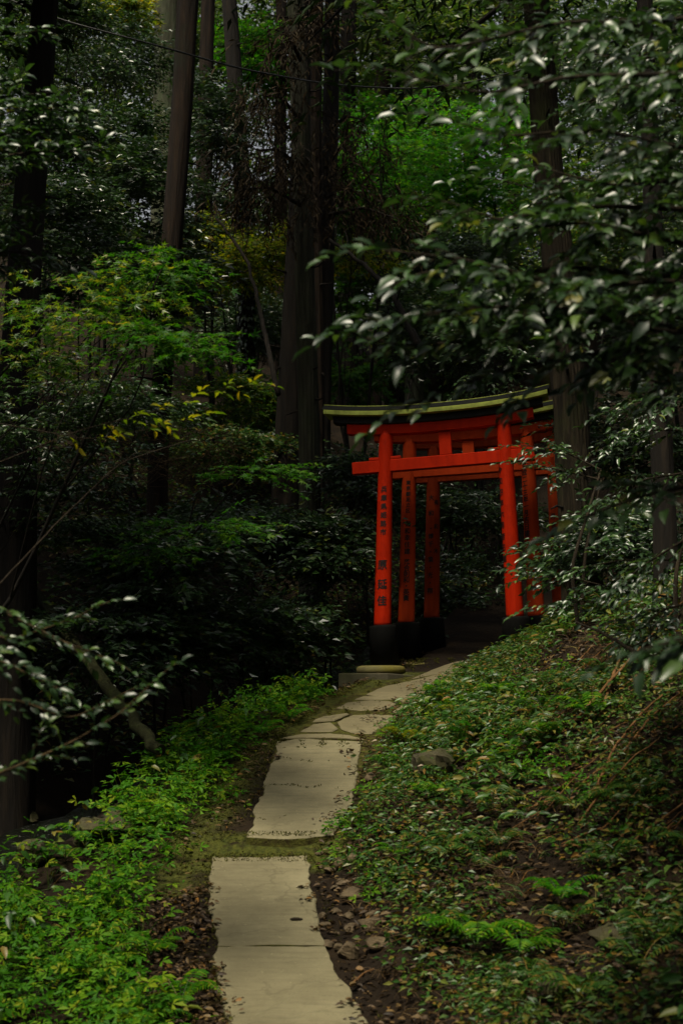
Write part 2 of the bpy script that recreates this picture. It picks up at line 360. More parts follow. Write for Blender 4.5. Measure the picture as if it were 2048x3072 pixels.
def xc(y): return np.interp(y, _cy, _cx)
_ph = rng.uniform(0, 6.28, (10, 2)); _fr = rng.normal(0, 1, (10, 2))
def wob(x, y, s):
    r = 0
    for i in range(10): r = r + np.sin((x * _fr[i, 0] + y * _fr[i, 1]) * s * (1 + i * .35) + _ph[i, 0]) / (1 + i * .35)
    return r / 3
def gz(x, y):
    x = np.asarray(x, float); y = np.asarray(y, float)
    s = x - xc(y); z = zp(np.minimum(y, 30)) + np.maximum(y - 30, 0) * .2
    z = z + np.clip(y - 16, 0, 40) * .17
    r = np.maximum(s - .46, 0); bank = np.interp(y, [8, 12], [.10, .02]) * np.minimum(r, .3) / .3 + np.where(r < .75, .30 * r, .225 + .62 * (r - .75))
    bank = np.minimum(bank, 4 + .35 * r)
    vw = np.interp(y, [5, 8, 11, 14], [1.6, 1.35, .75, .45])
    l = np.maximum(-s - .44, 0)
    verge = -.12 * np.minimum(l, vw); drop = -np.clip((l - vw) * 1.1, 0, .95)
    rise = np.maximum(l - vw - 2.0, 0) * .42
    z = z + bank + verge + drop + np.minimum(rise, 7)
    out = np.clip(np.maximum(r, l - .2) * 2, 0, 1)
    z = z + np.interp(y, [9.15, 9.42], [.025, .104]) - .13 * np.clip((y - 13.0) * 1.5, 0, 1) * np.clip((16.5 - y), 0, 1) * np.clip(l * 5, 0, 1)
    return z + wob(x, y, 1.3) * .10 * out + wob(x + 9, y - 4, 4.5) * .035 * np.clip(out + .15, 0, 1)
def on_ground(x, y, dz=0.0): return np.array([x, y, float(gz(x, y)) + dz])

gx = np.unique(np.r_[np.linspace(-60, -8, 27), np.linspace(-8, -3.2, 33), np.linspace(-3.2, 4.2, 124), np.linspace(4.2, 9, 33), np.linspace(9, 60, 27)])
gy = np.unique(np.r_[np.linspace(-40, 3, 22), np.linspace(3, 18, 170), np.linspace(18, 30, 50), np.linspace(30, 110, 36)])
GX, GY = np.meshgrid(gx, gy); GZ = gz(GX, GY)
mb = MB(); nx = len(gx); i, j = np.meshgrid(np.arange(len(gy) - 1), np.arange(nx - 1), indexing='ij'); a = i * nx + j
mb.add(np.stack([GX, GY, GZ], -1).reshape(-1, 3), np.stack([a, a + 1, a + nx + 1, a + nx], -1).reshape(-1, 4), True)
ground = mb.build('ground', M['soil']); tag(ground, 'brown forest floor rising to a bank beside the path', kind='structure')
ca = ground.data.color_attributes.new('moss', 'FLOAT_COLOR', 'POINT')
sv = (GX - xc(GY)).ravel(); yy = GY.ravel()
mo = np.exp(-((sv + .52) / .13) ** 2) * (yy > 8.6) * (yy < 15) + .55 * np.exp(-((sv - .5) / .1) ** 2) * (yy > 9)
mo = mo + (np.abs(sv) < .5) * (yy > 9.0) * (yy < 9.42) + .9 * (np.abs(sv) < .45) * (yy > 11.2) * (yy < 14.6)
mo = np.clip(mo, 0, 1); ca.data.foreach_set('color', np.stack([mo, mo, mo, np.ones_like(mo)], -1).ravel().astype(np.float32))

# ------------------------------------------------------------------ path slabs
path = empty('path', (0, 0, 0)); tag(path, 'narrow concrete slab path climbing to the torii', kind='structure')
def ragged(pts, amp, step=.05):
    out = []
    for k in range(len(pts)):
        p, q = pts[k], pts[(k + 1) % len(pts)]; n = max(int(np.linalg.norm(q - p) / step), 1)
        t = np.linspace(0, 1, n, endpoint=False)[:, None]; seg = p + (q - p) * t
        d = nrm(q - p); nn = np.array([-d[1], d[0]]); w = np.cumsum(rng.normal(0, 1, n)); w = w - np.linspace(w[0], w[-1], n); w = w / (np.abs(w).max() + 1e-6) * U(.3, 1)
        am = amp * (.25 + .75 * abs(d[1])); seg = seg + nn * (am * w)[:, None] + rng.normal(0, amp * .12, seg.shape); out.append(seg)
    return np.concatenate(out)
def slab(pix, off, material, thick=.14, amp=.03, name='slab', moss_side=0.0, tilt=0.0):
    c = np.array([hit(x, y, off)[:2] for x, y in pix]); b = ragged(c, amp)
    if np.sum(b[:, 0] * np.roll(b[:, 1], -1) - b[:, 1] * np.roll(b[:, 0], -1)) < 0: b = b[::-1]
    n = len(b); zt = zp(b[:, 1]) + off + tilt * (b[:, 0] - b[:, 0].mean()); cen = b.mean(0)
    inn = cen + (b - cen) * (1 - .010 / np.maximum(np.linalg.norm(b - cen, axis=1), .05))[:, None]
    zi = zp(inn[:, 1]) + off + tilt * (inn[:, 0] - b[:, 0].mean())
    mbs = MB(); V = np.concatenate([np.c_[inn, zi], np.c_[b, zt - .008], np.c_[b, zt - thick]]); k = np.arange(n); q = (k + 1) % n
    me_f = [list(range(n))] + [[n + x, n + y, y, x] for x, y in zip(k, q)] + [[2 * n + x, 2 * n + y, n + y, n + x] for x, y in zip(k, q)]
    me = bpy.data.meshes.new(name); me.from_pydata(V.tolist(), [], me_f); me.materials.append(material)
    o = bpy.data.objects.new(name, me); COL.objects.link(o); o.parent = path
    me.materials.append(M['mosscover'])
    for p in list(me.polygons)[1 + n:]: p.material_index = 1
    return o
def lx(Y): return np.interp(-Y, [-y for y, _ in PATH_L], [x for _, x in PATH_L])
def rx(Y): return np.interp(-Y, [-y for y, _ in PATH_R], [x for _, x in PATH_R])
def strip(y0, y1, top=None, bot=None, n=5):
    ys = np.linspace(y0, y1, n); return [(lx(y) + 1, y) for y in ys] + [(rx(y) - 1, y) for y in ys[::-1]]
slab(strip(1100, 945.6, n=6), .045, M['slab'])
slab([(217, 944.8), (208, 905), (212, 856), (262, 857), (308, 855), (316, 905), (326, 944.2), (270, 943)], .047, M['slab'])
slab([(246, 836), (258, 800), (268, 770), (277, 741), (300, 738), (330, 740), (362, 741), (357, 770), (352, 792), (345, 812), (332, 834), (290, 838)], .125, M['slab'])
# broken flags higher up
for pix in ([(280, 738), (299, 734), (330, 733), (350, 735), (364, 739), (330, 737)],
            [(300, 731), (312, 724), (330, 722), (338, 728), (332, 731)],
            [(341, 729), (337, 722), (352, 715), (372, 714), (396, 715), (386, 724), (371, 733), (355, 733)],
            [(312, 721), (322, 716), (347, 713), (349, 714), (334, 720)],
            [(336, 707), (346, 702), (370, 700), (388, 701), (396, 704), (384, 709), (360, 710)],
            [(392, 711), (401, 705), (413, 704), (409, 709), (398, 713)],
            [(354, 699), (362, 696), (388, 696), (392, 699), (372, 699)]):
    slab(pix, .13 + U(-.006, .012), M['slab_old'], .10, .008, tilt=U(-.015, .015))
slab([(366, 694), (384, 686), (412, 680), (450, 671), (472, 667), (466, 676), (455, 684), (438, 692), (420, 700), (404, 702), (396, 698)], .13, M['slab_old'], .14, .01)
slab([(470, 666), (455, 671), (410, 679), (430, 670), (452, 662), (492, 655), (520, 648), (540, 650)], .125, M['slab_old'], .14, .01)
# mossy earth in the step and between the flags
mbm = MB()
def patch(pix, off, name='moss_patch', amp=.02):
    c = np.array([hit(x, y, off)[:2] for x, y in pix]); b = ragged(c, amp); n = len(b)
    me = bpy.data.meshes.new(name); me.from_pydata(np.c_[b, zp(b[:, 1]) + off].tolist(), [], [list(range(n))]); me.materials.append(M['mosscover'])
    o = bpy.data.objects.new(name, me); COL.objects.link(o); o.parent = path; return o
patch([(262, 800), (272, 755), (300, 728), (350, 695), (400, 678), (470, 664), (430, 702), (375, 738), (356, 790), (300, 772)], .116)

# ------------------------------------------------------------------ torii gates
def glyph_mesh(ch):
    c = bpy.data.curves.new('glyph', 'FONT'); c.body = ch; c.size = 1.0; c.offset = .010; c.resolution_u = 3
    o = bpy.data.objects.new('glyph', c); COL.objects.link(o); bpy.context.view_layer.update()
    me = bpy.data.meshes.new_from_object(o.evaluated_get(bpy.context.evaluated_depsgraph_get()))
    bpy.data.objects.remove(o); bpy.data.curves.remove(c)
    bm = bmesh.new(); bm.from_mesh(me); bmesh.ops.triangulate(bm, faces=bm.faces[:])
    for _ in range(2):
        long_ = [e for e in bm.edges if e.calc_length() > .16]
        if long_: bmesh.ops.subdivide_edges(bm, edges=long_, cuts=2); bmesh.ops.triangulate(bm, faces=bm.faces[:])
    bm.to_mesh(me); bm.free()
    V = np.array([v.co[:] for v in me.vertices]).reshape(-1, 3); F = [list(p.vertices) for p in me.polygons]; bpy.data.meshes.remove(me)
    return V, F
_gc = {}
def lettering(parent, items, rad, mat_, height_of):
    """items: (char, z centre, size, angle); each character is bent round the pillar; angle 0 faces -y"""
    for ch, z, size, ang in items:
        if ch not in _gc: _gc[ch] = glyph_mesh(ch)
        V, F = _gc[ch]
        if len(V) == 0: continue
        w = (V[:, 0] - .5) * size; h = (V[:, 1] - .38) * size * 1.02 + w * .06
        VV, FF = [], []
        for q, (dx, dz) in enumerate(((-.018, 0), (.018, .01), (0, -.016))):      # brush-thick strokes
            ww, hh = w + dx * size, h + dz * size; rr = rad(z + hh) + .002 + .0005 * q; th = ang + ww / rr
            VV.append(np.stack([rr * np.sin(th), -rr * np.cos(th), z + hh], -1)); FF += [[i + q * len(V) for i in f] for f in F]
        me = bpy.data.meshes.new('character'); me.from_pydata(np.concatenate(VV).tolist(), [], FF); me.materials.append(mat_)
        o = bpy.data.objects.new('character', me); COL.objects.link(o); o.parent = parent

def box_mb(mb, x0, x1, y0, y1, z0, z1, nx=1, zf=None, bev=.006):
    """a beam along x with n segments; zf lifts it along its length; long edges chamfered"""
    xs = np.linspace(x0, x1, nx + 1); prof = [(y0 + bev, z0), (y1 - bev, z0), (y1, z0 + bev), (y1, z1 - bev), (y1 - bev, z1), (y0 + bev, z1), (y0, z1 - bev), (y0, z0 + bev)]
    V = np.array([[(x, y, z + (zf(x) if zf else 0)) for y, z in prof] for x in xs]); m = len(prof)
    i = np.arange(nx)[:, None] * m; j = np.arange(m)[None]; k = (j + 1) % m
    b = mb.n; mb.add(V.reshape(-1, 3), np.stack([i + j, i + m + j, i + m + k, i + k], -1).reshape(-1, 4))
    for e, rev in ((0, False), (nx, True)):
        f = np.array([[e * m + q for q in range(m)]]); f = f[:, ::-1] if rev else f
        mb.f.append(f + b); mb.sm.append((1, False)); mb.mi.append((1, 0))

def torii(label, BL, BR, H, paint, inset, texts, rad0=.089, rad1=.072, wid=(1.25, 1.10)):
    X = nrm(BR - BL); W = np.linalg.norm(BR - BL); Z = nrm(np.array([0, 0, 1.0]) - X * X[2]); Yv = np.cross(Z, X)
    root = empty('torii_gate', (0, 0, 0)); tag(root, label, 'torii', 'row of red torii over the path')
    root.matrix_world = Matrix(((X[0], Yv[0], Z[0], BL[0]), (X[1], Yv[1], Z[1], BL[1]), (X[2], Yv[2], Z[2], BL[2]), (0, 0, 0, 1)))
    sl = H * X[2] / math.hypot(X[0], X[1]); inset = (inset[0] + sl, inset[1] - sl)      # posts stay upright though the sill climbs
    for side in (0, 1):
        xb = (0, W)[side]; xt = xb + (inset[0], -inset[1])[side]; ang = math.atan2(xt - xb, H)
        n = 40; z = np.linspace(-.02, H + .03, n); rad = lambda q: rad0 + (rad1 - rad0) * np.clip(np.asarray(q) / H, 0, 1)
        m = MB(); ph = U(0, 6.28, 4)
        tube(m, np.c_[np.zeros(n), np.zeros(n), z], rad(z), 40, True)
        p = m.build('pillar', paint, root); p.location = (xb, 0, 0); p.rotation_euler = (0, ang, 0)
        lettering(p, texts[side], rad, M['ink'], H)
        m = MB(); hh = .46; zz = np.array([-hh, -.03, -.008, 0]); tube(m, np.c_[np.zeros(4), np.zeros(4), zz], [.148, .138, .136, .126], 24)
        q = m.build('base', M['black'], root); q.location = (xb, 0, 0)
    mid = W / 2 + (inset[0] - inset[1]) / 2
    # lintels
    m = MB(); box_mb(m, mid - .98, mid + .90, -.05, .05, H * .795, H * .858, 6); m.build('tie_beam', paint, root)
    m = MB(); box_mb(m, mid - .062, mid + .062, -.04, .04, H * .858 + .002, H - .032, 1); m.build('centre_strut', paint, root)
    for xb, ins in ((0, inset[0]), (W, -inset[1])):      # wedges where the beam passes the pillars
        for s in (-1, 1):
            m = MB(); c = xb + ins * .85 + s * .115; box_mb(m, c - .05, c + .05, -.045, .045, H * .858 + .002, H * .858 + .034, 1)
            m.build('wedge', paint, root)
    hl, hr = wid
    lift = lambda x: .085 * (abs((x - mid) / (hl if x < mid else hr)) ** 2.4)
    m = MB(); box_mb(m, mid - hl + .24, mid + hr - .18, -.065, .065, H - .03, H + .075, 24, lift); m.build('second_lintel', paint, root)
    m = MB(); box_mb(m, mid - hl + .10, mid + hr - .08, -.085, .085, H + .077, H + .150, 24, lift); m.build('top_lintel', M['kasagi'], root)
    m = MB(); box_mb(m, mid - hl + .02, mid + hr - .02, -.17, .17, H + .152, H + .198, 24, lift, .004); rf = m.build('roof', M['copper'], root)
    xs = np.linspace(mid - hl, mid + hr, 25); lf = np.array([lift(x) for x in xs]); m = MB()
    prof = [(-.160, .200), (.160, .200), (.160, .206), (.0, .278), (-.160, .206)]
    V = np.array([[(x, y, H + z + l) for y, z in prof] for x, l in zip(xs, lf)]); k = len(prof)
    i = np.arange(24)[:, None] * k; j = np.arange(k)[None]; q = (j + 1) % k
    m.add(V.reshape(-1, 3), np.stack([i + j, i + k + j, i + k + q, i + q], -1).reshape(-1, 4))
    m.f.append(np.array([[0, 1, 2, 3, 4]])); m.sm.append((1, False)); m.mi.append((1, 0))
    m.f.append(np.array([[24 * k + c for c in (4, 3, 2, 1, 0)]])); m.sm.append((1, False)); m.mi.append((1, 0))
    m.build('roof_cap', M['roof'], rf)
    m = MB(); tube(m, [(x, 0, H + .280 + l) for x, l in zip(xs, lf)], .006, 6); m.build('ridge_trim', M['copper'], rf)
    return root
def col(text, z0, z1, size, ang):
    n = len(text); zs = np.linspace(z0, z1, n); return [(c, z, size, ang) for c, z in zip(text, zs) if c != ' ']
t1 = (col('兵庫県姫路市', 1.40, .955, .066, .0) + [('原', .62, .105, -.02), ('延', .42, .105, .0), ('佳', .25, .105, .0)], col('令和四年六月吉日建之', 1.50, .48, .072, -1.0))
t2 = (col('東京都足立区', 1.505, 1.20, .052, .05) + [('(', 1.06, .06, -.42), ('有', 1.06, .066, .05), (')', 1.06, .06, .62)] + col('和幸住建', .98, .76, .068, .05) + col('落合則和・英貴', .645, .26, .068, .05),
      col('平成二十三年一月吉日建之', 1.60, .80, .072, -.62))
t3 = (col('大 和 ・博千・葉・光・翔', 1.35, .30, .066, -.15) + col('有 和 木', 1.3, .75, .06, .6), col('月吉日', 1.05, .85, .066, -.4))
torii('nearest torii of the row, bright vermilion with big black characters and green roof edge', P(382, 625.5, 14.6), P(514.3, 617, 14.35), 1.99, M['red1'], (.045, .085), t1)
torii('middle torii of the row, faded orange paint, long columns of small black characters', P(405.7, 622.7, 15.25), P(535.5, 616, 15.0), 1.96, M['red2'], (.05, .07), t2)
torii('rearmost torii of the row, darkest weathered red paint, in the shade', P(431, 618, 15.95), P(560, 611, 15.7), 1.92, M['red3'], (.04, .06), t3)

# plinths at the left feet of the gates
def disc(label, c, r, h, r2):
    m = MB(); zz = np.array([0, .012, h - .022, h - .006, h]); tube(m, np.c_[np.full(5, c[0]), np.full(5, c[1]), c[2] + zz], [r, r + .01, r + .008, r - .012, r2], 36, True)
    o = m.build('stone_disc', M['disc']); return tag(o, label, 'stone', 'round footing stones')
b1 = P(382, 625.5, 14.6); b2 = P(405.7, 622.7, 15.25)
disc('round mossy yellow footing stone under the nearest torii', (b1[0] - .02, b1[1], b1[2] - .485), .24, .075, .2)
disc('round dark footing stone under the middle torii', (b2[0] + .02, b2[1] - .1, b2[2] - .50), .21, .07, .18)
m = MB(); p0 = P(338, 690, 14.25); p1 = P(409, 673, 14.25); zt = b1[2] - .492
xs = [p0[0], p1[0] - .22, p1[0]]
V = [(xs[0], 14.22, zt - .38), (xs[0], 14.22, zt), (xs[1], 14.14, zt), (xs[1], 14.14, zt - .38), (xs[2] + .06, 14.30, zt - .02), (xs[2] + .06, 14.30, zt - .38), (xs[0], 15.1, zt), (xs[2] + .1, 15.1, zt - .02), (xs[0], 15.1, zt - .38), (xs[2] + .1, 15.1, zt - .38)]
me = bpy.data.meshes.new('plinth'); me.from_pydata(V, [], [(0, 3, 2, 1), (3, 5, 4, 2), (1, 2, 4, 7, 6), (8, 0, 1, 6), (5, 9, 7, 4), (9, 8, 6, 7)]); me.materials.append(M['plinth'])
o = bpy.data.objects.new('concrete_plinth', me); COL.objects.link(o); tag(o, 'low weathered concrete plinth under the round footing stones', 'plinth')
bv = o.modifiers.new('bevel', 'BEVEL'); bv.width = .012; bv.segments = 2

CANOPY = .45

# ------------------------------------------------------------------ trees
M['moss'] = leaf_mat('moss_tuft', [(0, (.03, .022, .008)), (.35, (.035, .040, .006)), (.8, (.065, .068, .008)), (1, (.10, .085, .018))], .9, .1, .1)
def bark_disp(seed, nridge=11, amp=.06, fine=.02, flare=0.0):
    r2 = np.random.default_rng(seed); ph = r2.uniform(0, 6.28, 8)
    def f(t, a, rad):
        w = np.sin(nridge * a + 1.1 * np.sin(t * 31 + ph[7])  + 2.2 * np.sin(t * 9 + ph[0]) + ph[1]) * .6 + np.sin((nridge * 2 + 1) * a + 3 * np.sin(t * 17 + ph[2]) + ph[3]) * .4
        lob = np.sin(2 * a + ph[4] + t * 2) * .03 + np.sin(3 * a + ph[5] - t * 3) * .025
        return 1 + amp * np.sign(w) * np.abs(w) ** .7 + lob + fine * r2.normal(0, 1, (t.shape[0], a.shape[1])) + flare * np.exp(-t * 26) * (1 + .35 * np.sin(4 * a + ph[6]))
    return f
def ext(pts, zt):
    """carry a stem on upward to height zt"""
    pts = [np.array(p, float) for p in pts]; d = pts[-1] - pts[-2]; d = d / max(d[2], .2)
    pts.append(pts[-1] + d * max(zt - pts[-1][2], .5)); return pts
def tree(name, label, cat, pixs, d, radpx, material, top, seed, sides=26, rings=70, group=None, crown_spec=None, amp=.06, flare=.35, sink=.4, extra=None):
    """pixs: stem centre line as (X,Y) from the foot upward; radpx: radius in picture units at foot and at last point"""
    pts = [P(x, y, d) for x, y in pixs]; foot = pts[0].copy()
    g = float(gz(foot[0], foot[1]))
    if foot[2] > g: pts = [np.array([foot[0], foot[1], g])] + pts
    base = np.array([pts[0][0], pts[0][1], min(g, pts[0][2])])
    pts[0] = pts[0] - np.array([0, 0, sink]); pts = ext(pts, top)
    root = empty(name, base, label, cat, group)
    c = smooth_path(pts, rings); z0 = P(*pixs[0], d)[2]; z1 = P(*pixs[-1], d)[2]
    r = np.interp(c[:, 2], [z0, z1, top], [px(radpx[0], d), px(radpx[1], d), px(radpx[1], d) * .45])
    if d < 25:
        ms = MB(); r3 = np.random.default_rng(seed + 900)
        for _ in range(14):
            i = r3.integers(rings // 12, rings - rings // 3); an = r3.uniform(math.pi, 2 * math.pi) + r3.normal(0, .4); L_ = r3.uniform(.06, .35); dv = np.array([math.cos(an), math.sin(an), r3.uniform(-.25, .3)])
            p0 = c[i] + dv * r[i] * .8; tube(ms, np.array([p0, p0 + dv * (r[i] * .2 + L_ * .5), p0 + dv * (r[i] * .2 + L_) + np.array([0, 0, r3.normal(0, .03)])]), [.018, .012, .007], 5)
        child(ms, 'broken_stubs', M['bark_dark'], root)['kind'] = 'stuff'
    m = MB(); tube(m, c, r, sides, True, bark_disp(seed, max(5, sides // 3), amp, .012, flare)); child(m, 'trunk', material, root)
    if crown_spec: crown_spec(root, c)
    return root, c
def conifer_crown(z0, z1, rad, n, matname='cedar', low=None):
    def f(root, c):
        top = c[-1]; ml, mw = MB(), MB(); k = n
        t = U(0, 1, k) ** .8; z = z0 + (z1 - z0) * t; rr = rad * (1.05 - t) * U(.25, 1, k) ** .6; a = U(0, 6.283, k)
        cx = np.interp(z, c[:, 2], c[:, 0]); cy = np.interp(z, c[:, 2], c[:, 1])
        D = np.stack([np.cos(a), np.sin(a), -.25 * np.ones(k)], -1)
        O = np.stack([cx, cy, z], -1) + D * rr[:, None]
        sprays(ml, None, O, D, .8 * U(.6, 1.2, k), 10, .19, .24, 'simple', tilt=.5, face=(0, 0), droop=.35, twig=0)
        nb = 26; zb = np.linspace(z0, z1 * .97, nb); ab = np.arange(nb) * 2.4; L = rad * (1.05 - (zb - z0) / (z1 - z0))
        s = np.linspace(0, 1, 5); B = np.stack([np.cos(ab), np.sin(ab), np.zeros(nb)], -1)
        PP = np.stack([np.interp(zb, c[:, 2], c[:, 0]), np.interp(zb, c[:, 2], c[:, 1]), zb], -1)[:, None] + B[:, None] * (s[None] * L[:, None])[..., None]; PP[..., 2] -= .25 * L[:, None] * s[None] ** 2
        tubes(mw, PP, np.broadcast_to(.05 * (1.15 - s), (nb, 5)), 5)
        o = child(ml, 'crown', M[matname], root); child(mw, 'limbs', M['bark_dark'], root)['kind'] = 'stuff'
    return f

def both(*fs):
    def f(root, c):
        for g in fs: g(root, c)
    return f
def shade_overhang(root, c):
    """unseen leafy limbs added above the frame to shade the hollow"""
    ml, mw = MB(), MB(); E3 = [((-4.3, 10.6, 10.4), (2.0, 2.3, 2.2)), ((-3.3, 13.2, 11.8), (2.0, 2.0, 1.8)), ((-4.6, 12.4, 9.8), (2.2, 2.6, 2.2))]
    crown(ml, None, E3, 3400, 9, .22, .4, 'simple', clumps=40, length=.6, flat=.5, csig=.2, tilt=.5, face=(0, 0), twig=0)
    for e, _ in E3:
        i = int(np.argmin(np.abs(c[:, 2] - (e[2] - 1.5)))); tube(mw, smooth_path([c[i], (c[i] + np.array(e)) / 2 + np.array([0, 0, .4]), np.array(e)], 12), np.linspace(.09, .02, 12), 8)
    child(ml, 'hollow_shade_crown', M['cedar'], root); child(mw, 'limbs', M['bark_dark'], root)['kind'] = 'stuff'  # leaf masses added out of view so that the hollow falls dark
T = 21.0
# the left edge tree, close and black
tree('cedar_tree', 'broad black cedar trunk at the left edge, behind pale leaf sprays', 'tree', [(14, 585), (18, 400), (22, 290), (38, 100), (46, 0)], 12.5, (22, 13), M['bark_dark'], T, 1, crown_spec=both(conifer_crown(11, 19, 2.5, 1600), shade_overhang))
tree('lichen_tree', 'thick pale lichen covered trunk beside the slim reddish trunk', 'tree', [(165, 210), (166, 110), (167, 0)], 31, (15, 13), M['bark_pale'], 30, 2, crown_spec=conifer_crown(19, 29, 4, 1100))
tree('cedar_tree', 'slim reddish brown trunk leaning over in front of the pale lichen trunk', 'tree', [(158, 440), (166, 330), (175, 200), (183, 90), (188, 0)], 18, (10, 10.5), M['bark_red'], T, 3, crown_spec=conifer_crown(13.4, 21, 2.0, 700))
tree('cedar_tree', 'straight red barked trunk between the reddish leaning trunk and the ivy trunk', 'tree', [(203, 396), (203, 280), (204, 150), (208, 0)], 27, (9.5, 7.5), M['bark_red'], 27, 4, crown_spec=conifer_crown(19, 26, 2.4, 350))
def ivy(root, c):
    m, w = MB(), MB(); k = 900; z = U(P(246, 440, 24)[2], P(246, 200, 24)[2], k); a = U(-3.14, 3.14, k); r = px(8.2, 24) * U(.98, 1.25, k)
    cx = np.interp(z, c[:, 2], c[:, 0]); cy = np.interp(z, c[:, 2], c[:, 1]); nn = np.stack([np.cos(a), np.sin(a), .5 * np.ones(k)], -1)
    O = np.stack([cx + r * np.cos(a), cy + r * np.sin(a), z], -1)
    leaves(m, O, np.stack([np.cos(a) * .4, np.sin(a) * .4, -np.ones(k)], -1) + rng.normal(0, .4, (k, 3)), nn + rng.normal(0, .3, (k, 3)), U(.06, .11, k), U(.05, .08, k), 'oval')
    child(m, 'ivy_leaves', M['glossy'], root)
def ivy_and_crown(root, c): ivy(root, c); conifer_crown(18.5, 25, 1.8, 260)(root, c)
tree('ivy_clad_tree', 'dark trunk wrapped in climbing ivy, standing in the low green clearing', 'tree', [(246, 443), (247, 330), (243, 190), (229, 0)], 24, (9, 7.5), M['bark_dark'], 26, 5, crown_spec=ivy_and_crown)
tree('cedar_tree', 'thin brown trunk half hidden by yellow green leaves, just left of the cedar cluster', 'tree', [(282, 400), (281, 300), (280, 150), (281, 0)], 29, (6.5, 5.5), M['bark_red'], 28, 6, crown_spec=conifer_crown(20, 27, 2.4, 350))

# cedar cluster in the middle: dead drooping sprays hang from it
def dead_sprays(specs):
    def f(root, c):
        ml, mw = MB(), MB()
        for (x0, y0), (x1, y1), d, n, spread in specs:
            a, b = P(x0, y0, d), P(x1, y1, d - U(.2, 1.2)); mid = (a + b) / 2 + np.array([0, 0, .15])
            B = smooth_path([a, mid, b], 12); tube(mw, B, np.linspace(.035, .008, 12), 5)
            n = int(n * .6); t = U(.15, 1, n); O = np.stack([np.interp(t, np.linspace(0, 1, 12), B[:, q]) for q in range(3)], -1) + rng.normal(0, spread, (n, 3)) * np.array([1, 1, .55])
            D = nrm(np.array([(b - a)[0] * .3, 0, -.9]) + rng.normal(0, .5, (n, 3)))
            sprays(ml, mw, O, D, U(.2, .5, n), 8, .15, .13, 'simple', tilt=.8, face=(0, 0), droop=.4, twig=.003, spread=35)
        child(ml, 'dead_foliage', M['dead'], root); child(mw, 'dead_branches', M['bark_dark'], root)['kind'] = 'stuff'
    return f
tree('cedar_tree', 'black trunk at the back left of the central cedar cluster', 'tree', [(284, 500), (291, 350), (297, 230), (302, 100), (303, 0)], 20.5, (13, 8), M['bark_dark'], T + 2, 7, crown_spec=conifer_crown(15, 23, 2.6, 1000))
tree('cedar_tree', 'slender grey green trunk, frontmost of the central cedar cluster', 'tree', [(310, 505), (309, 420), (306, 330), (303, 200), (299, 90), (296, 0)], 18.6, (10.5, 9), M['bark_grey'], T, 8, sides=48, rings=160, amp=.09,
     crown_spec=both(conifer_crown(14, 21, 2.4, 900), dead_sprays([((300, 205), (236, 190), 18.4, 130, .28), ((300, 170), (258, 150), 18.2, 130, .26), ((299, 120), (262, 95), 18.3, 110, .25), ((300, 60), (275, 30), 18.3, 90, .22), ((300, 30), (320, 5), 18.3, 80, .2)])))
tree('cedar_tree', 'ragged bark trunk squeezed between the two black trunks of the central cluster', 'tree', [(318, 480), (317, 340), (315, 150), (317, 0)], 20.0, (6, 5.5), M['bark_red'], T, 9, amp=.12)
tree('cedar_tree', 'black trunk at the back of the cedar cluster, on its torii side', 'tree', [(319, 470), (322, 350), (327, 200), (331, 90), (332, 0)], 21.2, (10, 8), M['bark_dark'], T + 2, 10,
     crown_spec=both(conifer_crown(15, 23, 2.6, 1000), dead_sprays([((326, 190), (372, 205), 20.6, 150, .32), ((328, 165), (350, 150), 20.6, 120, .3), ((330, 130), (362, 120), 20.8, 60, .25), ((328, 215), (400, 220), 20.2, 120, .3)])))
# far trunks along the top, right of the cluster
for n_, (x, w, mt, yb, lab) in enumerate([
        (348, 9, 'bark_dark', 150, 'dark far trunk just right of the central cedar cluster'),
        (382, 9, 'bark_red', 115, 'red brown far trunk rising behind the bright green maple, leftmost of its row'),
        (399, 6, 'bark_dark', 115, 'thin dark far trunk touching the pale streaked one'),
        (412, 8.5, 'bark_pale', 115, 'pale lichen streaked far trunk above the bright green maple'),
        (438, 11.5, 'bark_red', 115, 'broad brown far trunk right of the pale streaked one'),
        (470, 8, 'bark_dark', 120, 'dark far trunk behind the tip of the near leafy branch'),
        (511, 10, 'bark_red', 150, 'red brown far trunk behind the near leafy branches at the top'),
        (548, 9, 'bark_dark', 200, 'black far trunk mostly hidden by the near leafy branches')]):
    dd = 33 + (n_ * 37 % 5)
    tree('cedar_tree', lab, 'tree', [(x, yb + 60), (x + U(-2, 2), 60), (x + U(-2, 2), 0)], dd, (w, w * .9), M[mt], 31, 20 + n_, sides=20, rings=40, crown_spec=conifer_crown(21.5, 30, 3.2, 700))
# the rough tree beside the right posts of the gates
tree('rough_barked_tree', 'rough mossy trunk standing in front of the right posts of the torii', 'tree', [(583, 612), (578, 540), (573, 470), (567, 380), (560, 290), (549, 190), (541, 80), (535, 0)], 13.3, (18.5, 13), M['bark_mossy'], 17, 31, sides=84, rings=240, amp=.13,
     crown_spec=conifer_crown(9.5, 17, 3.0, 900))
tree('dark_tree', 'dark trunk in the thicket at the right edge above the fallen branches', 'tree', [(668, 640), (664, 560), (660, 430), (655, 300)], 11.5, (13, 10), M['bark_dark'], 14, 32, crown_spec=conifer_crown(8, 14, 2.6, 700))

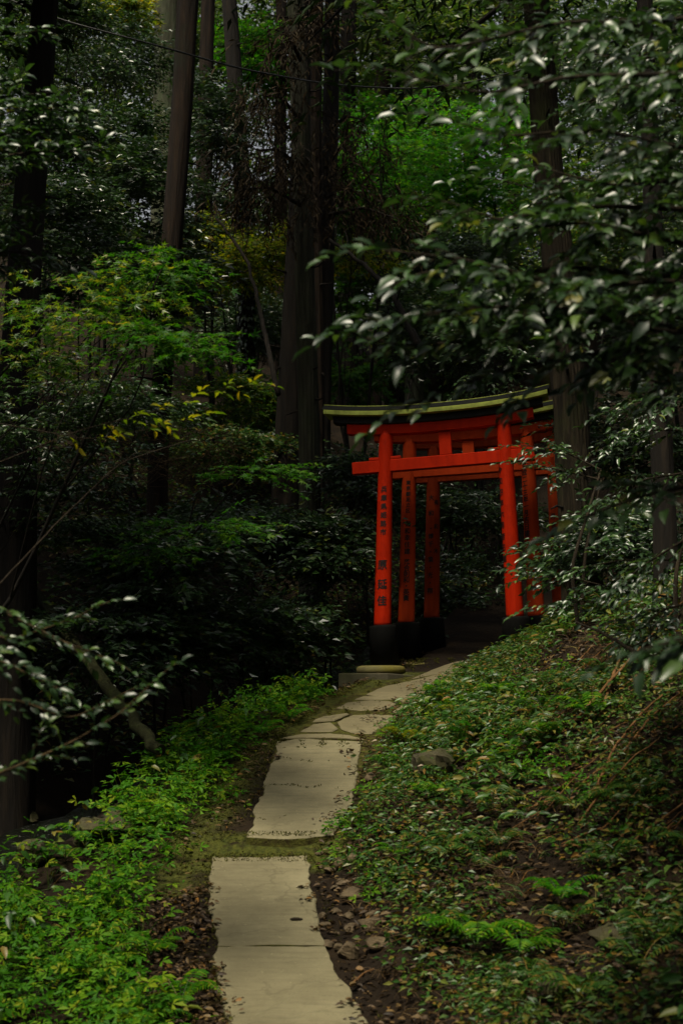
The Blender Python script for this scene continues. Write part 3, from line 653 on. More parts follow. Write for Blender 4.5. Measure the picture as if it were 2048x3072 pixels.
# ------------------------------------------------------------------ shrubs and understory
def shrub(name, label, cat, ells, n, nl, leafL, ratio, kind, material, d, stems=2, group=None, foot=None, twigmat='twig', **kw):
    """ells in picture units: (X, Y, rx, ry, d[, share])"""
    E3 = [(P(x, y, dd), (px(rx_, dd), px(max(rx_, ry_) * .9, dd), px(ry_, dd)), *s) for x, y, rx_, ry_, dd, *s in ells]
    c0 = np.mean([e[0] for e in E3], axis=0)
    fx, fy = (c0[0], c0[1]) if foot is None else foot
    base = on_ground(fx, fy); root = empty(name, base, label, cat, group)
    ml, mw = MB(), MB(); crown(ml, mw, E3, n, nl, leafL, ratio, kind, **kw)
    mt = MB()
    for k in range(stems):
        e = E3[k % len(E3)]; top = np.array(e[0]) + rng.normal(0, .35, 3) * np.array(e[1]); b = base + np.array([U(-.15, .15), U(-.15, .15), -.1])
        mid = b + (top - b) * .5 + rng.normal(0, .06, 3) * np.linalg.norm(top - b)
        h = np.linalg.norm(top - b); tube(mt, smooth_path([b, mid, top], 14), np.linspace(.008 + .004 * h, .005, 14), 7)
        for q in range(3):
            s0 = smooth_path([b, mid, top], 14)[rng.integers(5, 13)]; e2 = np.array(e[0]) + rng.normal(0, .5, 3) * np.array(e[1])
            tube(mt, smooth_path([s0, (s0 + e2) / 2 + rng.normal(0, .16, 3), e2], 8), np.linspace(.008, .003, 8), 4, False)
    child(ml, 'crown', material, root); child(mt, 'stems', M['bark_dark'], root)['kind'] = 'stuff'; child(mw, 'twigs', M[twigmat], root)['kind'] = 'stuff'
    return root

FB = (0, -.75)
# glossy evergreen mass, back left
for (x, y, rx_, ry_, dd, n, lab) in [
        (100, 60, 62, 55, 25, 750, 'dark glossy evergreen tree filling the top left, under the overhead cable'),
        (215, 130, 26, 45, 23, 420, 'narrow glossy evergreen between the reddish trunk and the dead cedar branches'),
        (95, 150, 60, 46, 21, 800, 'glossy evergreen with the densest white glints, left of the slim reddish trunk'),
        (150, 205, 42, 52, 20, 640, 'dark glossy shrub touching the slim reddish trunk from the left'),
        (60, 225, 55, 44, 18.5, 640, 'dark glossy shrub behind the maple at the left edge'),
        (120, 275, 60, 40, 17, 560, 'low glossy shrub right above the left maple'),
        (40, 20, 50, 40, 22, 420, 'black leaved tree in the uppermost left corner'),
        (6, 170, 34, 50, 21, 420, 'dark glossy shrub behind the black trunk at the left edge'),
        (225, 205, 34, 30, 27, 360, 'dark glossy shrub deep behind the ivy trunk and the curved stem')]:
    shrub('evergreen_shrub', lab, 'shrub', [(x, y, rx_, ry_, dd)], n, 9, .115, .42, 'simple', M['glossy'], dd, clumps=22, length=.45, tilt=.55, face=FB, droop=.3)
shrub('yellow_maple', 'small yellow green maple crown at the top left under the cable', 'maple', [(120, 14, 20, 14, 27)], 130, 9, .16, .9, 'maple', M['yellow'], 27, length=.5, tilt=.5, face=FB, twig=0)
# bright maples
shrub('maple_tree', 'small bright green maple right of the red barked trunk near the top', 'maple', [(248, 42, 28, 20, 29), (258, 72, 24, 16, 29)], 300, 9, .13, .9, 'maple', M['fresh'], 29, flat=.12, length=.55, tilt=.45, face=FB, twig=.004)
shrub('maple_tree', 'wide bright green layered maple right of the central cedars', 'maple', [(372, 128, 36, 15, 28), (430, 128, 40, 15, 28), (398, 152, 46, 16, 27.5), (360, 168, 32, 14, 27.5)], 520, 9, .12, .9, 'maple', M['fresh'], 28, flat=.16, csig=.42, clumps=20, length=.6, tilt=.42, face=FB, twig=.004)
shrub('maple_tree', 'bright green layered maple behind the near leafy branches', 'maple', [(488, 122, 36, 22, 27), (470, 160, 44, 18, 26.5), (500, 190, 40, 18, 26.5), (445, 190, 40, 16, 26.5)], 520, 9, .12, .9, 'maple', M['fresh'], 27, flat=.16, csig=.42, clumps=20, length=.6, tilt=.42, face=FB, twig=.004)
shrub('maple_tree', 'green maple low beside the black trunk above the torii roof', 'maple', [(352, 228, 26, 18, 25), (345, 300, 22, 40, 25), (352, 370, 24, 24, 24), (395, 235, 30, 18, 25)], 620, 9, .115, .9, 'maple', M['maple'], 25, flat=.12, clumps=16, length=.55, tilt=.45, face=FB, twig=.003)
shrub('maple_tree', 'sparse maple sprigs crossing the dark gap between far trunks', 'maple', [(350, 108, 22, 12, 24), (384, 112, 20, 10, 24), (322, 104, 10, 14, 22)], 120, 9, .11, .9, 'maple', M['fresh'], 24, flat=.12, length=.4, tilt=.45, face=FB, twig=.003)
shrub('yellow_leaved_sapling', 'yellow green sapling glowing between the ivy trunk and the cedar cluster', 'sapling', [(212, 240, 20, 24, 23), (255, 262, 28, 20, 22.5), (225, 272, 28, 14, 22.5), (272, 240, 12, 26, 23)], 480, 9, .105, .5, 'oval', M['yellow'], 23, flat=.14, clumps=16, length=.5, tilt=.5, face=FB, twig=.004)
shrub('yellow_leaved_sapling', 'sparse yellow green sapling right of the cedar cluster above the torii roof', 'sapling', [(345, 255, 18, 12, 22), (372, 262, 20, 10, 22)], 110, 8, .10, .5, 'oval', M['yellow'], 22, flat=.15, length=.4, tilt=.5, face=FB, twig=.003)
# clearing herbs and bushes in the middle distance
for (x, y, rx_, ry_, dd, n, mt, lab) in [
        (215, 400, 34, 18, 22, 320, 'mixed', 'light green bush at the foot of the straight red trunk'),
        (270, 400, 22, 28, 23, 300, 'mixed', 'light green bush between the ivy trunk and the black trunk'),
        (225, 335, 40, 28, 25, 430, 'glossy', 'dark bush behind the straight red trunk'),
        (270, 330, 30, 40, 26, 420, 'glossy', 'dark bush behind the ivy trunk'),
        (240, 445, 44, 14, 20, 300, 'bank', 'low dull green brush in front of the ivy trunk'),
        (292, 452, 26, 20, 21.5, 260, 'glossy', 'black green shrub at the foot of the cedar cluster'),
        (270, 530, 66, 34, 15.5, 620, 'glossy', 'dark glossy shrub with drooping leaves left of the torii'),
        (322, 560, 28, 40, 15.2, 400, 'glossy', 'dark glossy shrub touching the left posts of the torii'),
        (368, 480, 30, 30, 18.5, 420, 'glossy', 'black green shrub behind the left end of the torii roof'),
        (165, 560, 70, 50, 13.5, 560, 'glossy', 'nearly black shrub in the hollow at the left'),
        (110, 640, 80, 36, 13, 420, 'glossy', 'black shrub behind the slanting mossy log'),
        (225, 625, 70, 40, 14, 460, 'glossy', 'black shrub in the hollow between the log and the torii'),
        (272, 640, 38, 40, 15, 320, 'glossy', 'black shrub beside the concrete plinth'),
        (480, 258, 56, 34, 24, 520, 'glossy', 'dark evergreen shrub below the bright maple behind the near branches'),
        (385, 262, 44, 34, 25, 420, 'glossy', 'dark evergreen shrub right of the cedar cluster, under the bright maple'),
        (430, 330, 46, 46, 21, 520, 'glossy', 'dark evergreen shrub above the torii roof'),
        (500, 340, 46, 50, 20, 520, 'glossy', 'dark evergreen shrub behind the rough trunk'),
        (470, 500, 46, 40, 19, 480, 'glossy', 'dark shrub seen through the torii'),
        (455, 590, 50, 36, 18, 480, 'glossy', 'low dark shrub on the slope seen through the torii')]:
    shrub('understory_shrub', lab, 'shrub', [(x, y, rx_, ry_, dd)], n, 9, .10, .42, 'simple' if dd > 12.5 else 'oval', M[mt], dd, clumps=18, length=.4, tilt=.5, face=FB, droop=.35)
# maples and mixed foliage at middle left
shrub('maple_tree', 'leafy maple reaching in from the left edge at mid height', 'maple', [(60, 300, 78, 28, 9.5), (140, 285, 44, 24, 9.5), (120, 322, 66, 20, 9.2), (30, 350, 50, 24, 9.5)], 270, 9, .062, .85, 'maple', M['mixed'], 9.5, flat=.12, clumps=18, length=.28, tilt=.42, face=(0, -.35), foot=(-4.6, 10.6), droop=.2, stems=1)
shrub('maple_tree', 'dark green maple spray hanging before the slim reddish trunk', 'maple', [(165, 268, 24, 12, 9), (186, 348, 26, 16, 8.6), (150, 345, 30, 12, 8.8)], 150, 9, .06, .85, 'maple', M['maple'], 9, flat=.15, length=.28, tilt=.42, face=(0, -.3), foot=(-4.4, 10.2), droop=.25, stems=1)
shrub('maple_tree', 'low green maple spray over the dark hollow left of the torii', 'maple', [(255, 472, 34, 9, 12.0), (200, 528, 44, 12, 11), (150, 548, 36, 9, 11)], 150, 9, .062, .85, 'maple', M['maple'], 12, flat=.2, length=.3, tilt=.35, face=(0, -.3), foot=(-3.6, 14.2), droop=.2, stems=1)
shrub('leafy_bush', 'grey green bush with pale glints below the left maple', 'bush', [(70, 392, 62, 26, 10.5), (130, 412, 46, 16, 10.2), (30, 430, 50, 26, 10.5)], 420, 9, .062, .45, 'oval', M['near'], 10.5, flat=.16, clumps=18, length=.26, tilt=.4, face=(0, -.45), foot=(-4.8, 11.6), stems=1)
shrub('leafy_bush', 'sparse bush in the shade under the pale glinting bush', 'bush', [(90, 470, 90, 26, 12.5), (60, 520, 70, 30, 12.5)], 300, 9, .075, .45, 'oval', M['glossy'], 12.5, clumps=16, length=.3, tilt=.45, face=(0, -.3), foot=(-5, 13.4), stems=1)

# ------------------------------------------------------------------ near boughs
def bough(ml, mw, pix, d, r0, nside, slen, leafL, ratio, kind='oval', leaf_gap=.45, tilt=.35, face=(0, -.5), droop=.25, sub=True, start=.12, both_sides=True):
    pts = smooth_path([P(x, y, d + dz) for x, y, dz in pix], 26); tube(mw, pts, np.linspace(r0, r0 * .22, 26), 7)
    Tn = nrm(np.gradient(pts, axis=0)); L = np.linalg.norm(np.diff(pts, axis=0), axis=1).sum()
    O, D, LN = [], [], []
    for k in range(nside):
        t = start + (1 - start) * (k + U(0, 1)) / nside; i = min(int(t * 25), 25); s = 1 if k % 2 else -1
        up = np.array([0, 0, 1.0]); sd_ = nrm(np.cross(Tn[i], up)); a = R(U(28, 62))
        # side shoots lie in a slanting plane so that layers show to the viewer
        lift = np.array([0, -.15, .75]) * s * U(-.2, .9)
        d_ = nrm(Tn[i] * math.cos(a) + (sd_ * .6 * s + lift) * math.sin(a) + rng.normal(0, .12, 3))
        ln = slen * U(.55, 1.2) * (1.15 - .75 * t); O.append(pts[i]); D.append(d_); LN.append(ln)
        if sub and ln > slen * .5:
            for q in range(2):
                f = U(.3, .8); a2 = R(U(25, 60)) * (1 if q else -1); d2 = nrm(d_ * math.cos(a2) + nrm(np.cross(d_, up)) * math.sin(a2) + rng.normal(0, .15, 3))
                O.append(pts[i] + d_ * ln * f - np.array([0, 0, droop * ln * f * f])); D.append(d2); LN.append(ln * U(.4, .7))
    O.append(pts[-1]); D.append(Tn[-1]); LN.append(slen * .6)
    O, D, LN = np.array(O), np.array(D), np.array(LN); cnt = np.clip((LN / (leafL * leaf_gap)).astype(int), 4, 16)
    for c in np.unique(cnt):
        q = cnt == c; sprays(ml, mw, O[q], D[q], LN[q], int(c), leafL, ratio, kind, tilt=tilt, face=face, droop=droop, twig=.0022, spread=50)

near = empty('broadleaf_tree', on_ground(2.6, 4.9), 'broadleaf evergreen whose large blurred branches hang in from the right', 'tree')
m = MB(); g = on_ground(2.6, 4.9); tube(m, smooth_path([g - [0, 0, .3], g + [-.1, 0, 1.4], g + [.05, .05, 2.8], g + [-.05, 0, 5.2]], 30), np.linspace(.10, .05, 30), 16, True, bark_disp(77, 6, .04)); child(m, 'trunk', M['twig'], near)
NB = [  # (pixels and depth offsets), distance, shoots, shoot length
    ([(790, -10, .4), (680, 20, .2), (560, 22, 0), (470, 44, -.1), (430, 52, -.1), (388, 18, -.1)], 4.6, 17, .34),
    ([(790, 40, .3), (690, 74, 0), (570, 76, -.2), (480, 96, -.2), (388, 70, -.2)], 4.4, 15, .30),
    ([(790, 60, 1.2), (660, 20, 1.0), (580, 36, 1.0), (520, 8, .9)], 4.8, 16, .42),
    ([(790, 120, .3), (690, 150, .1), (590, 128, 0), (500, 138, 0), (446, 118, 0)], 4.8, 16, .32),
    ([(790, 210, .6), (690, 180, .5), (610, 186, .5), (540, 168, .5)], 4.8, 17, .40),
    ([(790, 230, .3), (690, 246, .1), (590, 222, 0), (520, 228, -.1), (455, 204, -.1)], 4.7, 17, .34),
    ([(790, 310, .3), (680, 280, 0), (570, 288, -.1), (470, 260, -.2), (384, 250, -.2)], 4.5, 20, .34),
    ([(790, 320, .4), (670, 334, .2), (550, 304, .1), (450, 310, 0), (368, 322, 0)], 4.6, 20, .32),
    ([(790, 380, .5), (670, 346, .3), (570, 356, .2), (490, 374, .1), (440, 392, 0), (404, 408, 0)], 4.7, 20, .28),
    ([(790, 90, 1.4), (700, 110, 1.3), (640, 90, 1.2), (590, 100, 1.2)], 5.4, 14, .45),
    ([(790, 250, 1.4), (710, 290, 1.3), (650, 280, 1.2), (600, 300, 1.2)], 5.6, 14, .45),
    ([(790, 20, 1.9), (720, 40, 1.8), (640, 60, 1.7), (560, 50, 1.6)], 5.0, 18, .5),
    ([(790, 150, 1.9), (720, 190, 1.8), (650, 160, 1.7), (560, 196, 1.6), (500, 180, 1.5)], 5.0, 20, .48),
    ([(790, 300, 1.9), (720, 330, 1.8), (650, 310, 1.7), (570, 330, 1.6), (500, 300, 1.5)], 5.0, 20, .46),
    ([(790, 390, 1.6), (730, 370, 1.5), (660, 384, 1.4), (610, 366, 1.3)], 5.0, 15, .42),
    ([(700, 330, .2), (560, 316, 0), (470, 342, -.1), (400, 346, -.2), (356, 336, -.2)], 4.8, 18, .24),
    ([(700, 280, .2), (560, 266, 0), (480, 282, -.1), (430, 268, -.2), (392, 286, -.2)], 4.8, 16, .24),
    ([(700, 210, .2), (600, 206, 0), (520, 216, -.1), (470, 222, -.2)], 4.8, 14, .26),
    ([(790, 470, .4), (700, 484, .2), (640, 496, 0), (575, 520, -.1)], 4.8, 9, .24),
    ([(790, 600, .2), (720, 630, 0), (676, 640, -.1), (632, 652, -.1)], 3.9, 7, .18)]
for pix, d, ns, sl in NB:
    ml, mw = MB(), MB(); bough(ml, mw, pix, d, .012, ns, sl, .078, .5, 'oval', leaf_gap=.33, tilt=.34, face=(-.15, -.55), droop=.3)
    b = child(mw, 'branch', M['twig'], near); child(ml, 'foliage', M['near'], b)

ml = MB(); crown(ml, None, [((.95, 5.0, 6.5), (.9, .9, .7)), ((2.3, 5.0, 6.0), (1.0, 1.2, .8)), ((1.9, 4.0, 6.4), (.9, 1.0, .7))], 520, 9, .086, .44, 'oval', clumps=20, length=.32, tilt=.4, face=(-.1, -.3), twig=0)
child(ml, 'bank_shade_crown', M['near'], near)  # added out of view over the path to shade the right bank
ln_ = empty('broadleaf_shrub', on_ground(-3.1, 6.6), 'shrub at the left edge with rows of small pale leaves near the top', 'shrub')
g = on_ground(-3.1, 6.6); m = MB(); tube(m, smooth_path([g - [0, 0, .3], g + [.15, 0, 1.6], g + [-.05, .1, 3.2], g + [.1, 0, 5.0]], 24), np.linspace(.06, .02, 24), 10); child(m, 'trunk', M['twig'], ln_)
for pix, d, ns, sl in [([(-60, 110, 0), (10, 96, 0), (58, 92, 0)], 6.4, 9, .2), ([(-60, 128, 0), (20, 110, 0), (86, 112, 0)], 6.2, 11, .2), ([(-60, 150, 0), (0, 135, 0), (66, 128, 0)], 6.3, 10, .2),
                       ([(-60, 165, 0), (30, 152, 0), (108, 150, 0)], 6.1, 12, .18), ([(-60, 240, 0), (0, 215, 0), (40, 205, 0)], 6.4, 8, .2), ([(-60, 270, 0), (10, 250, 0), (62, 262, 0)], 6.4, 9, .2), ([(-60, 60, 0), (0, 40, 0), (40, 30, 0)], 6.6, 8, .2)]:
    ml, mw = MB(), MB(); bough(ml, mw, pix, d, .006, int(ns * 1.7), sl, .066, .45, 'oval', leaf_gap=.4, tilt=.3, face=(0, -.6), droop=.1, sub=True)
    b = child(mw, 'branch', M['twig'], ln_); child(ml, 'foliage', M['near'], b)
yb = empty('sapling', on_ground(-2.9, 7.4), 'thin sapling branch with single yellow leaves reaching toward the black trunks', 'sapling')
g = on_ground(-2.9, 7.4); m = MB(); tube(m, smooth_path([g - [0, 0, .2], g + [.1, 0, 1.2], g + [.0, .0, 2.6]], 16), np.linspace(.03, .012, 16), 8); child(m, 'trunk', M['twig'], yb)
for pix, d, ns, sl in [([(-20, 470, 0), (80, 430, 0), (160, 410, 0), (222, 388, 0), (258, 384, 0)], 7.2, 12, .16), ([(-20, 420, 0), (90, 440, 0), (170, 425, 0), (200, 415, 0)], 7.4, 8, .14)]:
    ml, mw = MB(), MB(); bough(ml, mw, pix, d, .004, ns, sl, .062, .42, 'oval', leaf_gap=.7, tilt=.5, face=(0, -.3), sub=False, start=.4)
    b = child(mw, 'branch', M['twig'], yb); child(ml, 'foliage', M['yellow'], b)
lb = empty('broadleaf_shrub', on_ground(-2.3, 4.9), 'shrub with pale leaves and bare crooked stems in the lower left', 'shrub')
g = on_ground(-2.3, 4.9); m = MB(); tube(m, smooth_path([g - [0, 0, .2], g + [.05, 0, .6], g + [-.1, .0, 1.5], g + [-.1, 0, 2.2]], 16), np.linspace(.035, .012, 16), 8); child(m, 'trunk', M['twig'], lb)
for pix, d, ns, sl in [([(-60, 590, 0), (10, 615, 0), (60, 640, 0), (112, 660, 0)], 5.2, 12, .2), ([(-70, 640, 0), (0, 660, 0), (60, 690, 0)], 5.0, 12, .2), ([(-70, 800, 0), (20, 765, 0), (72, 742, 0), (118, 715, 0), (164, 672, 0)], 5.0, 10, .15),
                       ([(-60, 700, 0), (20, 700, 0), (70, 720, 0), (130, 690, 0)], 5.2, 11, .18), ([(-60, 620, 0), (10, 640, 0), (70, 620, 0), (100, 605, 0)], 5.3, 9, .18), ([(-40, 780, 0), (25, 765, 0), (40, 735, 0)], 5.1, 5, .12)]:
    ml, mw = MB(), MB(); bough(ml, mw, pix, d, .006, int(ns * 1.2), sl * .9, .048, .5, 'oval', leaf_gap=.42, tilt=.4, face=(0, -.6), sub=False)
    b = child(mw, 'branch', M['twig_light'], lb); child(ml, 'foliage', M['near'], b)
# thicket between the gates and the right edge
for (pixs, d, lab, mt) in [
        ([([(700, 470, 0), (640, 480, 0), (600, 500, 0)], 12), ([(700, 430, 0), (640, 430, 0), (598, 450, 0)], 12), ([(700, 390, 0), (650, 400, 0), (610, 410, 0)], 12)], 9.5, 'sparse glossy shrub right of the rough trunk', 'glossy'),
        ([([(690, 600, 0), (620, 590, 0), (560, 575, 0), (520, 580, 0)], 14), ([(690, 560, 0), (620, 560, 0), (570, 570, 0)], 12), ([(690, 640, 0), (640, 615, 0), (580, 600, 0), (540, 605, 0)], 14)], 9.8, 'pale leaved shrub in front of the right posts of the torii', 'near'),
        ([([(600, 470, 0), (560, 450, 0), (520, 445, 0)], 9), ([(600, 480, 0), (560, 470, 0), (520, 462, 0)], 9)], 11.5, 'small twiggy shrub crossing the right post of the nearest torii', 'near'),
        ([([(700, 530, 0), (650, 560, 0), (610, 590, 0)], 12), ([(700, 600, 0), (660, 610, 0), (630, 640, 0)], 12)], 8.0, 'glossy shrub at the top of the right bank', 'near')]:
    c = P(*pixs[0][0][0][:2], d); root = empty('thicket_shrub', on_ground(c[0] - .2, c[1]), lab, 'shrub')
    b0 = on_ground(c[0] - .2, c[1], -.1); m = MB()
    for pix, ns in pixs:
        st = P(*pix[0][:2], d); tube(m, smooth_path([b0, b0 * .5 + st * .5 + rng.normal(0, .1, 3), st], 12), np.linspace(.02, .009, 12), 6)
    child(m, 'stems', M['twig'], root)['kind'] = 'stuff'
    for pix, ns in pixs:
        ml, mw = MB(), MB(); bough(ml, mw, pix, d, .009, ns, .36, .062, .46, 'oval', tilt=.45, face=(-.1, -.5), droop=.3)
        b = child(mw, 'branch', M['twig'], root); child(ml, 'foliage', M[mt], b)
for (x, y, rx_, ry_, dd, n, lab) in [
        (640, 430, 60, 60, 14.5, 520, 'dark evergreen shrub behind the rough trunk at the right edge'),
        (640, 300, 56, 60, 17, 420, 'dull green tree crown behind the near branches at the right edge'),
        (560, 60, 60, 60, 24, 520, 'dark crown behind the topmost near branch'),
        (670, 60, 50, 60, 23, 420, 'dark crown in the uppermost right corner'),
        (660, 220, 50, 60, 22, 460, 'dark crown at the right edge deep behind the near branches'),
        (590, 230, 50, 50, 21, 420, 'olive green tree crown deep behind the near branches'),
        (640, 140, 56, 60, 20, 420, 'dark tree crown behind the near branches in the upper right'),
        (625, 540, 60, 40, 12.5, 420, 'dark shrub filling the slope right of the rough trunk')]:
    shrub('understory_shrub', lab, 'shrub', [(x, y, rx_, ry_, dd)], n, 9, .09, .42, 'oval' if dd < 12.6 else 'simple', M['glossy' if dd != 21 else 'mixed'], dd, clumps=18, length=.4, tilt=.5, face=FB, droop=.3)

# ------------------------------------------------------------------ far foliage and the added leaf ring out of view
m = MB(); k = 14000
X_, Y_, d_ = U(-90, 770, k), U(-60, 420, k), U(38, 50, k)
cl = np.stack([U(-200, 880, 420), U(-120, 430, 420), U(36, 48, 420)], -1)[rng.integers(0, 420, k)] + rng.normal(0, 1, (k, 3)) * np.array([26, 12, 1.2])
O = np.array([P(a, b, c) for a, b, c in cl]); D = rng.normal(0, 1, (k, 3)) * np.array([1, 1, .3])
sprays(m, None, O, D, U(.6, 1.3, k), 8, .31, .5, 'simple', tilt=.5, face=FB, twig=0)
for kk, (x0, x1, y0, y1, d0, d1) in ((5500, (370, 780, -70, 330, 29, 34)), (3600, (-90, 330, -70, 150, 33, 36)), (2000, (330, 480, -60, 90, 38, 40))):
    cl = np.stack([U(x0, x1, 120), U(y0, y1, 120), U(d0, d1, 120)], -1)[rng.integers(0, 120, kk)] + rng.normal(0, 1, (kk, 3)) * np.array([20, 11, .6])
    sprays(m, None, np.array([P(a, b, c) for a, b, c in cl]), rng.normal(0, 1, (kk, 3)) * np.array([1, 1, .3]), U(.5, 1.0, kk), 8, .19, .45, 'simple', tilt=.5, face=FB, twig=0)
tag(m.build('far_forest_foliage', M['far']), 'distant forest leaves filling the slope behind the trunks', kind='stuff')

m = MB(); k = 7500; a = U(0, 2 * math.pi, k); rr = U(7.2, 14, k); x = rr * np.sin(a); y = 5 + rr * np.cos(a)  # leaves added behind and beside the camera, cutting off low skylight
q = (np.abs(x) > .27 * y + 2.2) | (y < 0); x, y = x[q], y[q]; k = len(x); g0 = gz(x, y)
O = np.stack([x, y, g0 + U(.3, 15.5, k)], -1)
sprays(m, None, O, rng.normal(0, 1, (k, 3)) * np.array([1, 1, .3]), U(.6, 1.2, k), 8, .42, .5, 'simple', tilt=.5, face=(0, 0), twig=0)
tag(m.build('skylight_block_leaves', M['cedar']), 'unseen leaf ring added around the clearing to block low skylight', kind='stuff')

# ------------------------------------------------------------------ ground cover
def scatter(n, x0, x1, y0, y1, cond):
    x = U(x0, x1, n); y = U(y0, y1, n); s = x - xc(y); q = cond(x, y, s); x, y = x[q], y[q]; return np.stack([x, y, gz(x, y)], -1)
def slope_n(p):
    e = .05; return nrm(np.stack([-(gz(p[:, 0] + e, p[:, 1]) - gz(p[:, 0] - e, p[:, 1])) / (2 * e), -(gz(p[:, 0], p[:, 1] + e) - gz(p[:, 0], p[:, 1] - e)) / (2 * e), np.ones(len(p))], -1))
vwf = lambda y: np.interp(y, [5, 8, 11, 14], [1.6, 1.35, .75, .45])
# left verge herbs: tufts of stalked three-part leaves
def herbs(name, label, pts, hmin, hmax, leafL, ratio, kind, material, per, spread, tilt=.35):
    m, w = MB(), MB(); k = len(pts); n = k * per
    base = np.repeat(pts, per, 0); off = rng.normal(0, spread, (n, 3)); off[:, 2] = U(hmin, hmax, n) * (1 - np.clip(np.linalg.norm(off[:, :2], axis=1) / (spread * 3), 0, .7))
    tip = base + off; D = np.c_[off[:, :2] / spread * .6 + rng.normal(0, .5, (n, 2)), U(-.35, .15, n)]
    N = np.zeros((n, 3)); N[:, 2] = 1; N[:, 1] -= .3; N += rng.normal(0, tilt, N.shape)
    LL = leafL * U(.6, 1.2, n); leaves(m, tip, D, N, LL, LL * ratio, kind)
    sel = rng.random(n) < (.08 if kind == 'simple' else .3); b, t = base[sel], tip[sel]; mid = (b + t) / 2; mid[:, 2] += .02
    tubes(m, np.stack([b, mid, t], 1), np.full((sel.sum(), 3), .0012), 3)
    return tag(m.build(name, material), label, kind='stuff')
lp = scatter(2600, -3.4, .6, 4.6, 14.5, lambda x, y, s: (s < -.54 - .10 * np.sin(y * 3.1) ** 2 - .14 * (y < 8.6)) & (s > -.5 - vwf(y) * U(.75, 1.12, len(x))) & (wob(x * 2 + 3, y * 2, 1.6) > -.28) & ~((y > 13.5) & (x > -.35)))
herbs('verge_herbs', 'bright green herbs along the left side of the path', lp, .06, .34, .066, .9, 'tri', M['herb'], 15, .10)
tp = scatter(700, -3.4, .6, 4.6, 13, lambda x, y, s: (s < -.66) & (s > -.4 - vwf(y)) & (wob(x * 2 + 13, y * 2, 1.6) > .1))
herbs('verge_tall_herbs', 'taller broad leaved herbs standing in clumps in the left verge', tp, .12, .42, .085, .5, 'oval', M['bank'], 7, .09, .45)
rp = scatter(14500, -.5, 6.0, 4.4, 17.5, lambda x, y, s: (s > .6 + .08 * np.sin(y * 4.0)) & (s < 4.2) & (wob(x * 1.5, y * 1.5 + 5, 1.7) > -.12 - .4 * (s < 1.0)))
herbs('bank_herbs', 'mixed small leaves of the ground cover on the right bank', rp,   .03, .19, .048, .45, 'simple', M['bank'], 13, .07, .55)
gp = scatter(2600, -.3, 4.6, 7.5, 16.5, lambda x, y, s: (s > .5) & (s < 2.2) & (wob(x * 2 + 8, y * 2, 1.4) > .12))
herbs('bank_clover', 'patches of fresh green three part leaves on the right bank', gp, .03, .13, .05, .85, 'tri', M['herb'], 9, .07, .4)
bp = scatter(3400, 0, 5.5, 4.6, 16, lambda x, y, s: (s > .7) & (s < 3.6) & (wob(x * 1.6 + 20, y * 1.6, 1.5) > .25))
herbs('bank_broad_herbs', 'clumps of broader leaves on the right bank', bp, .05, .24, .085, .42, 'oval', M['bank'], 8, .08, .5)
def blades(name, label, pts, L, material, per):
    m = MB(); k = len(pts) * per; b = np.repeat(pts, per, 0) + np.c_[rng.normal(0, .03, (k, 2)), np.zeros(k)]; a = U(0, 6.283, k); s = np.linspace(0, 1, 4); LL = L * U(.4, 1.2, k)
    D = np.stack([np.cos(a), np.sin(a) - .3, np.zeros(k)], -1); PP = b[:, None] + D[:, None] * (LL[:, None] * s[None] ** 1.5 * .8)[..., None]
    PP[..., 2] += LL[:, None] * (s[None] * .75 - .55 * s[None] ** 2); tubes(m, PP, np.broadcast_to(.0028 * (1.15 - s), (k, 4)), 3); return tag(m.build(name, material), label, kind='stuff')
dp = scatter(3600, 0, 5.5, 4.6, 17, lambda x, y, s: (s > .5) & (s < 3.8) & (wob(x * 1.3 + 31, y * 1.3, 1.4) > -.1))
blades('dry_grass', 'dry brown grass blades and stalks on the right bank', dp, .22, M['litter'], 5)
gp2 = scatter(1400, 0, 5.5, 4.6, 17, lambda x, y, s: (s > .5) & (s < 3.4) & (wob(x * 1.3 + 3, y * 1.3 + 40, 1.4) > .1))
blades('green_grass', 'thin green grass blades on the right bank', gp2, .2, M['bank'], 6)
hp = scatter(4200, -7.5, 2.2, 11.5, 25, lambda x, y, s: (s < -.8) & (wob(x + 2, y, 1.1) > -.25) & ((y > 15) | (s < -3.4)))
herbs('hollow_undergrowth', 'dull green undergrowth on the slope beyond the hollow', hp, .05, .3, .09, .5, 'simple', M['bank'], 9, .16, .45)
# dead leaves
def litter(name, label, pts, L, material):
    m = MB(); k = len(pts); pts = np.c_[pts[:, :2], surf(pts[:, 0], pts[:, 1])]; N = slope_n(pts) + rng.normal(0, .45, (k, 3)); D = rng.normal(0, 1, (k, 3)) * np.array([1, 1, .15])
    pts = pts + np.array([0, 0, .012]) + np.c_[np.zeros((k, 2)), U(0, .02, k)]; LL = L * U(.5, 1.25, k)
    leaves(m, pts, D, N, LL, LL * U(.35, .6, k), 'simple' if name == 'bank_litter' else 'oval'); return tag(m.build(name, material), label, kind='stuff')
l1 = scatter(22000, -1.6, 2.2, 4.6, 15.5, lambda x, y, s: (np.abs(s + .02) > .31 + .05 * np.sin(y * 5) + .05 * np.sin(y * 13) + .03 * np.sin(y * 31)) & (np.abs(s) < .37 + np.abs(rng.normal(0, .16, len(x)))))
l1 = np.concatenate([l1, scatter(9000, -1.6, .2, 5.2, 8.7, lambda x, y, s: (s < -.34 - .04 * np.sin(y * 9)) & (s > -.78))])
litter('leaf_litter', 'brown dead leaves lying along both edges of the path', l1, .042, M['litter'])
l2 = scatter(36000, 0, 5.5, 4.4, 17, lambda x, y, s: (s > .5) & (s < 3.8))
litter('bank_litter', 'brown dead leaves among the plants of the right bank', l2, .055, M['litter'])
